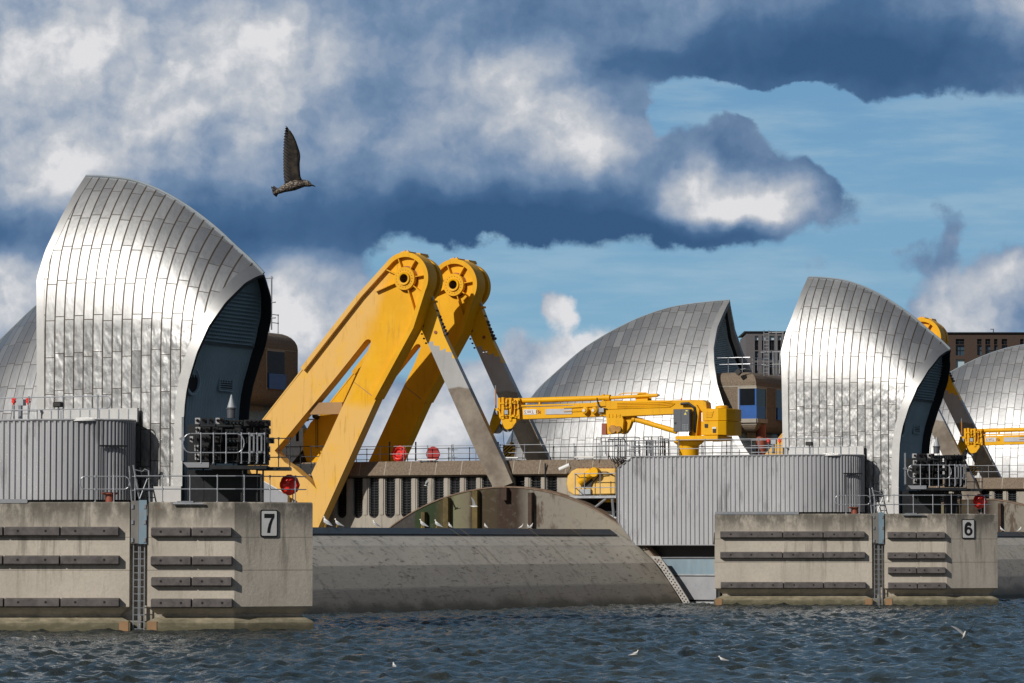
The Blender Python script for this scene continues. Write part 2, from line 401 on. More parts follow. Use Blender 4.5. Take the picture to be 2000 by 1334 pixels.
# yellow paint, faded to buff in broad soft-edged patches
def yellow(name, fade=True):
    m_, q, b = new_mat(name)
    tc = q.add('ShaderNodeTexCoord').outputs['Object']; ox, oy, oz = q.sep(tc)
    pos = q.add('ShaderNodeNewGeometry').outputs['Position']
    c = q.mix(q.ss(q.noise(pos, .5, 4).outputs['Fac'], .3, .7), (.73, .365, .001), (.82, .425, .001))
    if fade:
        n_ = q.noise(pos, .32, 5, .55).outputs['Fac']
        f1 = q.sub(q.plus(q.mul(oz, .33), -1.55), ox); f2 = q.sub(-8.0, oz)
        f = q.plus(q.m('MAXIMUM', f1, f2), q.mul(q.sub(n_, .5), 2.4))
        c = q.mix(q.ss(f, FADE0, FADE1, 0, .88), c, (.72, .44, .135))
        blot = q.noise(q.map(pos, scale=(1, 1, .6)), .9, 5, .6).outputs['Fac']
        c = q.mix(q.mul(q.ss(blot, .50, .66), .5), c, (.80, .44, .02))
    dn = q.noise(q.map(pos, scale=(3, 3, .35)), 1.4, 6, .65).outputs['Fac']
    c = q.mix(q.ss(dn, .54, .72, 0, .45), c, (.42, .20, .02))
    ch = q.noise(pos, 5.5, 5, .6).outputs['Fac']
    c = q.mix(q.ss(ch, .70, .76, 0, .6), c, (.16, .08, .03))
    q.L.new(c, b.inputs['Base Color']); b.inputs['Roughness'].default_value = .52; b.inputs['Specular IOR Level'].default_value = .28
    q.L.new(q.bump(q.noise(pos, 1.5, 3).outputs['Fac'], 1, .01), b.inputs['Normal'])
    return m_
FADE0, FADE1 = -.5, .7
yel = yellow('crane_yellow', False); yelf = yellow('arm_yellow', True)
# steel cladding of the hoods
def cladding(name, dentv, dentu, lw=.09, tint=(.46, .47, .48)):
    m_, q, b = new_mat(name)
    uvn = q.add('ShaderNodeUVMap').outputs[0]; u_, v_, _ = q.sep(uvn)
    pos = q.add('ShaderNodeNewGeometry').outputs['Position']
    cu = q.m('FLOOR', u_); fu = q.m('FRACT', u_)
    w1 = q.add('ShaderNodeTexWhiteNoise', noise_dimensions='1D'); q.L.new(cu, w1.inputs['W'])
    par = q.m('MODULO', cu, 2.0)
    vp = q.plus(v_, q.plus(q.mul(par, .14), q.mul(w1.outputs['Value'], .07)))
    cv = q.m('FLOOR', vp); fv = q.m('FRACT', vp)
    wn = q.add('ShaderNodeTexWhiteNoise', noise_dimensions='2D'); q.L.new(q.com(cu, cv), wn.inputs['Vector'])
    r1, r2, r3 = q.sep(wn.outputs['Color'])
    eu = q.m('MINIMUM', fu, q.sub(1.0, fu)); ev = q.m('MINIMUM', fv, q.sub(1.0, fv))
    lu = q.ss(eu, lw*.55, lw, 1, 0); lv = q.ss(ev, .008, .020, .85, 0)
    line = q.m('MAXIMUM', lu, lv)
    g1 = q.noise(pos, .9, 4, .55).outputs['Fac']; g2 = q.noise(q.map(pos, scale=(6, 6, .5)), 1.0, 5, .6).outputs['Fac']
    shade = q.plus(q.lin(r3, 0, 1, .89, 1.06), q.mul(q.sub(g2, .5), .22))
    c = q.mix(1.0, tint, q.com(shade, shade, shade), 'MULTIPLY')
    tp = q.noise(q.map(pos, scale=(2, 2, .5)), 1.6, 6, .7).outputs['Fac']
    c = q.mix(q.ss(tp, .60, .72, 0, .35), c, (.42, .37, .31))
    c = q.mix(line, c, (.075, .06, .05))
    q.L.new(c, b.inputs['Base Color']); q.L.new(q.mul(q.sub(1.0, q.mul(line, .6)), .97), b.inputs['Metallic'])
    RG = q.plus(q.lin(r1, 0, 1, .42, .52), q.mul(g1, .08))
    # height in metres: a little tilt per sheet, oil-canning, dents low down
    h = q.plus(q.mul(q.mul(q.sub(r1, .5), fu), .010), q.mul(q.mul(q.sub(r2, .5), fv), .030))
    oc = q.add('ShaderNodeTexNoise', noise_dimensions='3D'); q.L.new(q.com(q.mul(u_, 1.0), q.mul(vp, 1.6), q.mul(wn.outputs['Value'], 9.0)), oc.inputs['Vector'])
    oc.inputs['Scale'].default_value = 1.3; oc.inputs['Detail'].default_value = 2.5
    h = q.plus(h, q.mul(oc.outputs['Fac'], .022))
    dn = q.mul(q.ss(v_, dentv-.3, dentv+.1, 1, 0), q.ss(u_, dentu-.5, dentu+.5, 1, .22))
    q.L.new(q.sub(RG, q.mul(dn, .10)), b.inputs['Roughness'])
    d2 = q.add('ShaderNodeTexNoise', noise_dimensions='3D'); q.L.new(q.com(q.mul(u_, 1.1), q.mul(v_, 2.1), q.mul(w1.outputs['Value'], 20.0)), d2.inputs['Vector'])
    d2.inputs['Scale'].default_value = 1.25; d2.inputs['Detail'].default_value = 1.5
    h = q.plus(h, q.mul(q.mul(d2.outputs['Fac'], dn), .05))
    h = q.sub(h, q.mul(line, .002))
    q.L.new(q.bump(h, 1.0, 1.0), b.inputs['Normal'])
    return m_
cladA = cladding('hood_cladding', 4.9, 12); cladB = cladding('far_hood_cladding', -9, 99, .05, (.37, .38, .395))
trim = simple('bright_steel_trim', (.44, .445, .45), .50, .95, .06, 1.5)
# ================================================================ hoods
def make_hood(name, label, F, tc, h, z0, ridge, edgeR, edgeL, mode, clad, pw, pl, rimw, deep, base_s=0):
    RP = [F.at(x, y, tc) for x, y in smooth_pts(ridge, 6)]; RP.sort()
    zmax = max(p[1] for p in RP)
    def zr(s): return max(z0+.02, curve_at(RP, s))
    def hh(s): return h if mode == 'A' else h*min(1, max(.02, (zr(s)-z0)/(zmax-z0))**.55)
    def pt(s, ph, side=-1, rw=0.0, grow=0.0):
        if mode == 'A':
            kb = .50
            if ph < .25: hf = 0; gz = kb*ph/.25; gt = 0.0
            else: hf = (ph-.25)/.75; gz = kb + (1-kb)*hf; gt = hf**2.6
        else: gz = ph; gt = ph**2.25
        hz_ = hh(s); H = zr(s)-z0
        if rw: hz_ = max(.05, hz_-rw); H = max(.3, H-rw*1.25)
        return (s, tc + side*(hz_*(1-gt)+grow), z0 + H*gz + grow)
    NV, NS = 40, 90
    phs = [i/NV for i in range(NV+1)]
    def solve(ph, tab, lo, hi, right=True):
        def f(s):
            x, y = proj(F.w(pt(s, ph))); return x - curve_at(tab, y, 1, 0)
        for _ in range(48):
            mid = (lo+hi)/2
            if f(mid) < 0: lo = mid
            else: hi = mid
        return (lo+hi)/2
    smin, smax = RP[0][0], RP[-1][0]
    sR = [solve(p, edgeR, smin-2 if mode == 'A' else smax-14, smax+9) for p in phs]
    sR[-1] = smax
    sL = [solve(p, edgeL, smin-6, smin+5) for p in phs] if edgeL else [smin]*(NV+1)
    if edgeL: sL[-1] = smin
    root = thing(name, label, 'metal hood', ((smin+smax)/2, tc, z0), F)
    def col(i): return (phs[i], -1) if i <= NV else (phs[2*NV-i], 1)
    rows = []; uvs = []
    for a in range(NS+1):
        row = []; arc = 0; last = None
        for i in range(2*NV+1):
            ph, sd = col(i); k = i if i <= NV else 2*NV-i
            s = sL[k] + (sR[k]-sL[k])*a/NS
            p = Vector(pt(s, ph, sd))
            if last is not None: arc += (p-last).length
            last = p; row.append(tuple(p)); uvs.append((s/pw, arc/pl))
        rows.append(row)
    mb = MB(); mb.grid(rows); shell = mb.build('shell', clad, root, smooth=True, uvs=uvs, recalc=False)
    # make sure the outside of the sheet looks outwards
    # trims
    def band(nm, ss, d0, d1, k, mat):
        m2 = MB(); rr = []
        for i in range(2*NV+1):
            ph, sd = col(i); kk = i if i <= NV else 2*NV-i
            rr.append([pt(ss[kk]+d, ph, sd, 0, .015) for d in (d0, (d0+d1)/2, d1)])
        m2.grid(rr); return m2.build(nm, mat, root, smooth=True, recalc=False)
    wt = .42 if mode == 'A' else .5
    band('edge_trim', sR, -wt, .04, 1.004, trim)
    if mode == 'A': band('edge_trim', sL, -.04, .36, 1.004, trim)
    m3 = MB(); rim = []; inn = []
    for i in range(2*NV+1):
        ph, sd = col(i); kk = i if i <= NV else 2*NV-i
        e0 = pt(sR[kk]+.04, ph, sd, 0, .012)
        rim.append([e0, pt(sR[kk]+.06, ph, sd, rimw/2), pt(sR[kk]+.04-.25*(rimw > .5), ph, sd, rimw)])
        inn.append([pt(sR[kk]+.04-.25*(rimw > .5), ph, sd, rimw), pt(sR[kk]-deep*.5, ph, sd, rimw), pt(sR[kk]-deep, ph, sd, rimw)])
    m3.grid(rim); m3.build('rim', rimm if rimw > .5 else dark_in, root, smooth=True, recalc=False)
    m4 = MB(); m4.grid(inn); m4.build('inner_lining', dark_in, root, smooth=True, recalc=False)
    # end wall, folded sheet
    m5 = MB(); rows = []
    NT_ = 72
    for k in range(NV+1):
        a = Vector(pt(sR[k]-deep+.02, phs[k], -1, rimw)); c = Vector(pt(sR[k]-deep+.02, phs[k], 1, rimw))
        r_ = []
        for j in range(NT_+1):
            p = a.lerp(c, j/NT_); r_.append((p.x + (.05 if (j % 3 == 0) else 0), p.y, p.z))
        rows.append(r_)
    m5.grid(rows); wallo = m5.build('end_wall', corrb, root, recalc=False)
    def on_wall(z, f):           # point on the end wall at height z, fraction f across
        for k in range(NV):
            a0 = pt(sR[k]-deep, phs[k], -1, rimw); a1 = pt(sR[k+1]-deep, phs[k+1], -1, rimw)
            if a0[2] <= z <= a1[2] or k == NV-1:
                q_ = (z-a0[2])/max(1e-6, a1[2]-a0[2]); s = a0[0]+(a1[0]-a0[0])*q_; t = a0[1]+(a1[1]-a0[1])*q_
                return Vector((s, t + (2*tc-2*t)*f, z))
    zt = z0+(zmax-z0)
    ztip = pt(sR[-1], 1)[2]
    zl = z0 + (ztip-z0)*(.70 if mode == 'A' else .52)
    ml = MB(); z = zl+.12; H_ = ztip-deep-.2
    while z < ztip - rimw - .5:
        a = on_wall(z, .03); c = on_wall(z, .93); a.x += .12; c.x += .12
        if c.y-a.y > .3:
            d = Vector((.10, 0, -.10)); i = ml.addv([a, c, c+d, a+d]); ml.face([i, i+1, i+2, i+3])
        z += .16
    ml.build('louvre', corrb, wallo, recalc=False)
    a = on_wall(zl, .02); c = on_wall(zl, .98); mr = MB(); mr.tube([a+Vector((.1, 0, 0)), c+Vector((.1, 0, 0))], .10, 4); mr.build('cross_rail', rimm, wallo)
    mc = MB(); mc.tube([(s, tc, zr(s)+.03) for s in [smin+(smax-smin)*k/40 for k in range(41)]], .07, 6); mc.build('ridge_cap', rimm, root)
    return root, on_wall, wallo, (zr, hh)
DECK = F7.Z(980, 540, .3)
DECK = 5.55
ridgeA = [(168, 345), (215, 347), (265, 355), (320, 377), (370, 407), (420, 445), (462, 484), (492, 511), (515, 535)]
edgeRA = [(515, 533), (498, 540), (478, 551), (439, 590), (406, 637), (383, 689), (366, 746), (360, 780), (357, 830), (355, 900), (354, 1000)]
edgeLA = [(168, 345), (145, 380), (118, 430), (90, 490), (73, 545), (73, 600), (74, 1000)]
hoodA7, onwA, wallA, _ = make_hood('metal_hood', 'tall silver metal hood with dented lower sheets, above the nearer left hand pier', F7, 6.3, 2.9, DECK-.02, ridgeA, edgeRA, edgeLA, 'A', cladA, .5, 1.65, .10, .5)
# porthole and vent on its end wall
def wall_item(z, f): return onwA(z, f)
c = onwA(F7.Z(743, 377, 4.2), .17)
m = MB(); m.lathe((c.x+.08, c.y, c.z), [(.66, -.02), (.66, .10), (.54, .12), (.52, .0)], 'x', 28); po = m.build('porthole', corrb, wallA, smooth=True)
m = MB(); m.lathe((c.x+.10, c.y, c.z), [(.53, 0), (.001, 0)], 'x', 28); m.build('pane', bolt, po)
c = onwA(F7.Z(745, 445, 7), .72)
m = MB(); m.box(c.x+.02, c.x+.1, c.y-.62, c.y+.62, c.z-.42, c.z-.36); m.box(c.x+.02, c.x+.1, c.y-.62, c.y+.62, c.z+.36, c.z+.42)
m.box(c.x+.02, c.x+.1, c.y-.62, c.y-.56, c.z-.36, c.z+.36); m.box(c.x+.02, c.x+.1, c.y+.56, c.y+.62, c.z-.36, c.z+.36)
ve = m.build('vent', corrb, wallA)
m = MB(); m.box(c.x+.03, c.x+.05, c.y-.56, c.y+.56, c.z-.36, c.z+.36)
m.build('vent_back', black, wallA)
m = MB()
for k in range(7): m.box(c.x+.055, c.x+.09, c.y-.55, c.y+.55, c.z-.33+k*.1, c.z-.30+k*.1)
m.build('slats', corrb, wallA)
hoodA6 = copy_tree(hoodA7, OFF, 'tall silver metal hood with dented lower sheets, standing to the right of the brown cabin')
# far hoods
z0B = 9.0
ridgeB = [(985, 905), (1000, 850), (1040, 775), (1090, 725), (1150, 675), (1230, 630), (1300, 604), (1360, 593), (1425, 587)]
edgeRB = [(1425, 585), (1412, 612), (1400, 640), (1393, 680), (1394, 710), (1400, 750), (1412, 790), (1430, 830), (1450, 870), (1466, 892), (1500, 960)]
hoodB5, onwB, wallB, _ = make_hood('metal_hood', 'broad silver metal hood with its mouth beside the brown cabin with the blue window', F5, 6.5, 6.6, z0B, ridgeB, edgeRB, None, 'B', cladB, .80, 1.9, .7, .6)
hoodB6 = copy_tree(hoodB5, -OFF+Vector((-.9, 0, 0)), 'bluish hood showing low behind the left edge of the biggest hood')
hoodB4 = copy_tree(hoodB5, OFF, 'broad silver metal hood behind the right hand crane boom, cut by the photo edge')
# ================================================================ concrete piers
def inset(poly, d):
    n = len(poly); out = []
    a = sum(poly[i][0]*poly[(i+1) % n][1]-poly[(i+1) % n][0]*poly[i][1] for i in range(n))
    if a < 0: poly = poly[::-1]
    for i in range(n):
        p0, p1, p2 = Vector(poly[i-1]), Vector(poly[i]), Vector(poly[(i+1) % n])
        e1 = (p1-p0).normalized(); e2 = (p2-p1).normalized()
        n1 = Vector((-e1.y, e1.x)); n2 = Vector((-e2.y, e2.x)); b = (n1+n2); b = b/max(.3, b.dot(n1))
        out.append(tuple(p1+b*d))
    return out
def plan_loft(mb, poly, prof, cap_top=True):
    rings = []
    for d, z in prof:
        q = inset(poly, d); rings.append(mb.addv([(x, y, z) for x, y in q])); n = len(q)
    for a in range(len(rings)-1):
        for k in range(n): mb.face([rings[a]+k, rings[a]+(k+1) % n, rings[a+1]+(k+1) % n, rings[a+1]+k])
    mb.face([rings[-1]+k for k in range(n)])
S6 = lambda x, y=1100: G6.at(x, y, 0)[0]
sl_, sg0, sg1, sj = S6(1396), S6(1703), S6(1728), S6(1849)
tipd = (math.cos(R(24)), math.sin(R(24)))
# tip: march along the nose face until it reaches x = 1949
k_ = 0
while proj(G6.w((sj+tipd[0]*k_, tipd[1]*k_, 3)))[0] < 1948: k_ += .01
tip = (sj+tipd[0]*k_, tipd[1]*k_)
PW = 12.5
left = [(sl_, 0), (sg0, 0), (sg0, PW), (sl_+2.2, PW)]
right = [(sg1, 0), (sj, 0), tip, (tip[0]-1.2, 7.5), (tip[0]-3.0, PW), (sg1, PW)]
wallprof = [(.40, .30), (.40, .72), (.04, 1.02), (0, 1.06), (0, DECK-.05), (.05, DECK)]
ledgeprof = [(-.05, -2.0), (-.05, .36), (.02, .44), (.42, .62)]
def make_pier(F, num, label):
    root = thing('concrete_pier', label, 'concrete pier', (sg0, 4, 0), F)
    m = MB()
    plan_loft(m, left, wallprof); plan_loft(m, right, wallprof)
    m.box(sg0-.02, sg1+.02, .85, PW-.01, -1.9, DECK-.01); m.box(sg0-.50, sg1+.50, .47, .84, -1.9, 1.1)
    m.build('wall', conc, root)
    m = MB(); plan_loft(m, left, ledgeprof); plan_loft(m, right, ledgeprof); m.build('base_ledge', ledge_c, root)
    m = MB(); m.box(sl_+.05, G6.S(1560, 0), -.03, .10, DECK-.05, DECK+.12); m.build('kerb_strip', greysteel, root)
    for x in (sl_+.02, sg0-.42, sg1+.02): m = MB(); m.box(x, x+.40, -.075, .0, -.5, .43); m.build('corner_bracket', simple('ochre_block', (.32, .19, .10), .8) if 'ochre_block' not in MATS else MATS['ochre_block'], root)
    # fenders
    rowsL = [(1039, 1052, ((1407, 1529), (1530, 1608), (1609, 1690))), (1079, 1092, ((1407, 1529), (1530, 1608), (1609, 1691))), (1138, 1151, ((1408, 1531), (1532, 1609), (1610, 1692)))]
    rowsR = [(1040, 1053, ((1734, 1790), (1791, 1847))), (1080, 1094, ((1734, 1791), (1792, 1848))), (1109, 1123, ((1735, 1791), (1792, 1848))), (1139, 1152, ((1735, 1792), (1793, 1849)))]
    for y0, y1, segs in rowsL+rowsR:
        zt_ = G6.at(1700, y0, -.28)[1]; zb_ = G6.at(1700, y0+10.6, -.28)[1]
        for x0, x1 in segs:
            a, b = G6.at(x0, y0, -.28)[0], G6.at(x1, y0, -.28)[0]-.03
            fm = MB(); i = fm.addv([(a, -.28, zb_), (b, -.28, zb_), (b, -.28, zt_), (a, -.28, zt_), (a, -.0, zb_-.05), (b, -.0, zb_-.05), (b, .0, zt_+.04), (a, .0, zt_+.04)])
            for f in ((0, 1, 2, 3), (1, 5, 6, 2), (4, 0, 3, 7), (3, 2, 6, 7), (4, 5, 1, 0)): fm.face([i+q for q in f])
            fo = fm.build('fender', rubber, root, bevel=.02)
            bm_ = MB(); nb = 3 if b-a > 2.6 else 2
            for q in range(nb): bm_.cyl((a+(b-a)*(q+.5)/nb, -.285, (zt_+zb_)/2+.02), .055, .02, 'y', 10)
            bm_.build('bolt', bolt, fo)
    # steel guard plates and ladder in the groove
    zt_ = DECK+.05; zb_ = G6.at(1715, 1061, .0)[1]
    m = MB(); m.box(sg0+.06, (sg0+sg1)/2-.0, -.06, .02, zb_, zt_); m.build('guard_plate', simple('worn_grey_plate', (.21, .20, .19), .6, .2, .25, 1.5, streak=True) if 'worn_grey_plate' not in MATS else MATS['worn_grey_plate'], root)
    m = MB(); m.box((sg0+sg1)/2+.01, sg1-.04, -.08, .02, zb_-.02, zt_+.03)
    m.build('guard_plate', bluesteel, root)
    m = MB()
    for z_ in (zb_+.15, (zb_+zt_)/2, zt_-.25):
        for x_ in (sg0+.12, sg1-.12): m.box(x_-.05, x_+.05, -.11, -.08, z_-.09, z_+.09)
    m.build('clip', galv, root)
    m = MB()
    xs = [sg0+.16, sg0+.38, (sg0+sg1)/2+.06, sg1-.14]
    for x_ in xs: m.box(x_-.022, x_+.022, .10, .15, -.4, zb_+.3)
    z_ = 0.1
    while z_ < zb_: m.tube([(xs[0], .12, z_), (xs[-1], .12, z_)], .020, 6); z_ += .30
    m.build('ladder', galv, root)
    return root
pier6 = make_pier(G6, '6', 'weathered concrete pier with black timber fenders, the smaller one on the right')
pier7 = copy_tree(pier6, -OFF, 'weathered concrete pier with black timber fenders, the bigger one at bottom left')
# the nose number boards
nrm = Vector((tipd[1], -tipd[0], 0))
def nose_pt(px, F=G6, d=0.0):      # distance along the nose face of a photo column
    lo, hi = -1, 6
    for _ in range(40):
        mid = (lo+hi)/2
        if proj(F.w((sj+tipd[0]*mid, tipd[1]*mid, 4.5)))[0] < px: lo = mid
        else: hi = mid
    return lo
def number_sign(F, px0, px1, z0_, z1_, digit, label):
    a, b = nose_pt(px0, F), nose_pt(px1, F); mid = (a+b)/2; hw = (b-a)/2; hz_ = (z1_-z0_)/2
    base = (sj+tipd[0]*mid, tipd[1]*mid, (z0_+z1_)/2)
    o = bpy.data.objects.new('number_sign', None); COL.objects.link(o); o.location = F.w(base)
    o.rotation_euler = (0, 0, R(24)); o['_b'] = (0, 0, 0); tag(o, label, 'number sign')
    def rr(hw_, hz2, r): 
        pts = []
        for cx, cz, a0 in ((hw_-r, hz2-r, 0), (-hw_+r, hz2-r, 90), (-hw_+r, -hz2+r, 180), (hw_-r, -hz2+r, 270)):
            for k in range(5): th_ = R(a0+k*22.5); pts.append((cx+r*math.cos(th_), cz+r*math.sin(th_)))
        return pts
    m = MB(); m.prism(rr(hw, hz_, .08), -.05, -.003); m.build('sign_border', black, o)
    m = MB(); m.prism(rr(hw-.055, hz_-.055, .05), -.056, -.0505); m.build('sign_plate', white, o)
    H = hz_*.70; Wd = hw*.60
    m = MB()
    if digit == '7':
        pts = [(-.95, 1), (.95, 1), (.95, .64), (.62, .28), (.36, -.22), (.20, -.7), (.17, -1), (-.40, -1), (-.33, -.6), (-.10, -.05), (.22, .38), (.40, .56), (-.95, .56)]
        m.prism([(x*Wd*1.02, z*H) for x, z in pts], -.062, -.0565)
    else:
        n = 32; ro, ri = 1.0, .42
        # bowl ring
        for k in range(n):
            a0, a1 = 2*math.pi*k/n, 2*math.pi*(k+1)/n
            q = [(ro*math.cos(a0), -.36+.64*math.sin(a0)), (ro*math.cos(a1), -.36+.64*math.sin(a1)), (ri*math.cos(a1), -.36+.30*math.sin(a1)), (ri*math.cos(a0), -.36+.30*math.sin(a0))]
            i = m.addv([(x*Wd*1.05, -.062, z*H) for x, z in q]); m.face([i, i+1, i+2, i+3])
        # tail: thick stroke up the left side and over the top
        cen = smooth_pts([(-.70, -.40), (-.70, .05), (-.58, .45), (-.28, .70), (.08, .74), (.40, .66), (.62, .46)], 5)
        wd = [.30, .30, .31, .28, .27, .26, .24]
        for k in range(len(cen)-1):
            d = Vector((cen[min(k+1, len(cen)-1)][0]-cen[k][0], cen[k+1][1]-cen[k][1])).normalized(); nn = Vector((-d.y, d.x))
            d2 = Vector((cen[min(k+2, len(cen)-1)][0]-cen[k+1][0], cen[min(k+2, len(cen)-1)][1]-cen[k+1][1])); d2 = d2.normalized() if d2.length > 0 else d; n2 = Vector((-d2.y, d2.x))
            w0 = curve_at([(i_/6*(len(cen)-1), wd[i_]) for i_ in range(7)], k); w1_ = curve_at([(i_/6*(len(cen)-1), wd[i_]) for i_ in range(7)], k+1)
            q = [Vector(cen[k])+nn*w0, Vector(cen[k+1])+n2*w1_, Vector(cen[k+1])-n2*w1_, Vector(cen[k])-nn*w0]
            i = m.addv([(p.x*Wd*1.05, -.0625-.0004*(k % 2), p.y*H) for p in q]); m.face([i, i+1, i+2, i+3])
    m.build('number', black, o)
z60, z61 = G6.Z(1052, 1890, .6), G6.Z(1014, 1890, .6)
number_sign(G6, 1878, 1903, z60, z61, '6', 'white board with a black number six on the smaller right hand pier')
number_sign(G7, 508, 542, z60, z61, '7', 'white board with a black number seven on the bigger left hand pier')
# ================================================================ corrugated machine house / tank
TF = -.15
TT = 9.15
def make_tank():
    root = thing('corrugated_tank', 'grey corrugated steel enclosure with curved right end, below the yellow crane', 'steel enclosure', (F6.S(1500, TF), 2, DECK), F6)
    sA = F6.S(1206, TF, 960); rad = 5.0; rb = 2.25
    tf = TF
    # right silhouette at px 1690
    lo, hi = 0, 30
    def xmax(sc_): return max(proj(F6.w((sc_+rad*math.sin(a), tf+rb-rb*math.cos(a), 7)))[0] for a in [R(k) for k in range(90, 140, 2)])
    lo, hi = -20, 10
    for _ in range(40):
        mid = (lo+hi)/2
        if xmax(mid) < 1689: lo = mid
        else: hi = mid
    scn = lo
    path = []; nseg = .0
    L1 = scn-sA; pitch = .29; n1 = int(L1/pitch)
    pit = L1/n1
    def fold(path_fn, L, n):
        pts = []
        for k in range(n):
            for q, d in ((0, 0), (.34, 0), (.46, .075), (.88, .075)):
                pts.append(path_fn((k+q)/n*L, d))
        return pts
    A = fold(lambda x, d: (sA+x, tf+d), L1, n1)
    La = math.pi*rad; na = int(La/pitch)
    B = fold(lambda x, d: (scn+(rad-d)*math.sin(x/rad), tf+rb-(rb-d)*math.cos(x/rad)), La, na)
    pts = A+B+[(scn, tf+2*rb)]
    zt = TT
    s_ch = F6.S(1236, TF, 900); z912 = F6.Z(915, 1206, TF); s_bl = F6.S(1240, TF, 1060); z_bb = F6.Z(1064, 1300, TF); z_b0 = F6.Z(1018, 1206, TF)
    s_c0 = F6.S(1396, TF, 1030); zd = DECK+.02
    def zbot(s, t):
        if s < s_bl: return z_b0 + (z_bb-z_b0)*(s-sA)/(s_bl-sA)
        if s < s_c0-.02: return z_bb
        return zd + .10
    def ztop(s): return z912 + (zt-z912)*(s-sA)/(s_ch-sA) if s < s_ch else zt
    m = MB(); 
    rows = [[(p[0], p[1], zbot(*p)) for p in pts], [(p[0], p[1], ztop(p[0])) for p in pts]]
    m.grid(rows)
    m.build('wall', corr, root, recalc=False)
    # top and bottom flashings
    m = MB()
    for k in range(0, len(pts)-4, 4):
        a, b = pts[k], pts[k+4]
        if a[0] < s_ch-.3: continue
        m.tube([(a[0], a[1]-.0, zt), (b[0], b[1], zt)], .045, 4, False)
    m.tube([(sA, tf, z_b0-.02), (s_bl, tf, z_bb-.02), (s_c0, tf, z_bb-.02)], .035, 4)
    m.tube([(sA, tf, z912), (s_ch, tf, zt)], .035, 4); m.tube([(sA, tf, z_b0), (sA, tf, z912)], .05, 4)
    m.build('flashing', corr, root)
    rp = [(p[0], p[1]+.05) for p in pts[::4] if p[0] >= s_ch]
    m = MB(); m.slab([(s_ch, tf+.1)]+rp[1:]+[(s_ch, tf+2*rb-.1)], zt-.10, zt-.04); m.build('roof', greysteel, root)
    m = MB(); m.box(sA+.05, s_c0+1, 7.4, 7.5, z_bb, zt-.15); m.box(sA+.1, s_c0+8, tf+2*rb, 7.3, zt-.12, zt-.06); m.box(sA+.05, s_c0, .9, 1.0, z_bb-.0, z_bb+.02); m.build('rear_wall', corr, root)
    # door in the shaded curve with its little canopy, patches
    a_ = R(66); q = (scn+(rad+.03)*math.sin(a_), tf+rb-(rb+.03)*math.cos(a_))
    m = MB(); tg = Vector((rad*math.cos(a_), rb*math.sin(a_), 0)).normalized(); nr_ = Vector((tg.y, -tg.x, 0)); c0 = Vector((q[0], q[1], 0))
    for (u0, u1, zz0, zz1, o0, o1) in ((-.60, .60, DECK+2.42, DECK+2.50, .0, .12), (-.56, -.51, DECK+.1, DECK+2.4, .0, .03)):
        P_ = [c0+tg*uu+nr_*oo+Vector((0, 0, zz)) for zz in (zz0, zz1) for (uu, oo) in ((u0, o1), (u1, o1), (u1, o0), (u0, o0))]
        i = m.addv(P_)
        for f in ((0, 3, 2, 1), (4, 5, 6, 7), (0, 1, 5, 4), (1, 2, 6, 5), (2, 3, 7, 6), (3, 0, 4, 7)): m.face([i+k for k in f])
    m.build('door_frame', dsteel, root)
    return root, sA, scn, s_ch, s_c0
tank6, sA, scn, s_ch, s_c0 = make_tank()
tank7 = copy_tree(tank6, -OFF, 'grey corrugated steel enclosure with curved right end, cut by the left edge of the photo')
# hood plinth on the tank roof (pale kerb)
# steel panels in the recess left of pier 6
root = thing('sluice_panel_wall', 'grey and pale blue steel panels in the recess between gate and right hand pier', 'steel panels', (F6.S(1360, 1.0), 1.2, 0), F6)
s_l = F6.S(1262, 1.2); slF = F6.S(1400, 1.2); m = MB()
tpl = 1.2
def zz(y): return F6.Z(y, 1350, tpl)
m.box(s_l-3, slF+.2, tpl, tpl+.1, -1.5, zz(1065)+.8); m.build('backing', black, root)
m = MB(); m.box(s_l, slF-.02, tpl-.12, tpl-.02, zz(1122), zz(1092)); m.build('upper_panel', MATS['pale_blue_steel'], root)
m = MB(); m.box(s_l, slF-.02, tpl-.12, tpl-.02, zz(1171), zz(1126)); m.build('lower_panel', greysteel, root)
m = MB(); m.box(s_l, slF-.02, tpl-.16, tpl-.02, zz(1090), zz(1087)); m.box(s_l, slF-.02, tpl-.16, tpl-.02, zz(1124), zz(1121.5)); m.box(s_l, slF-.02, tpl-.12, tpl-.02, -.6, zz(1175)); m.build('flange', galv, root)
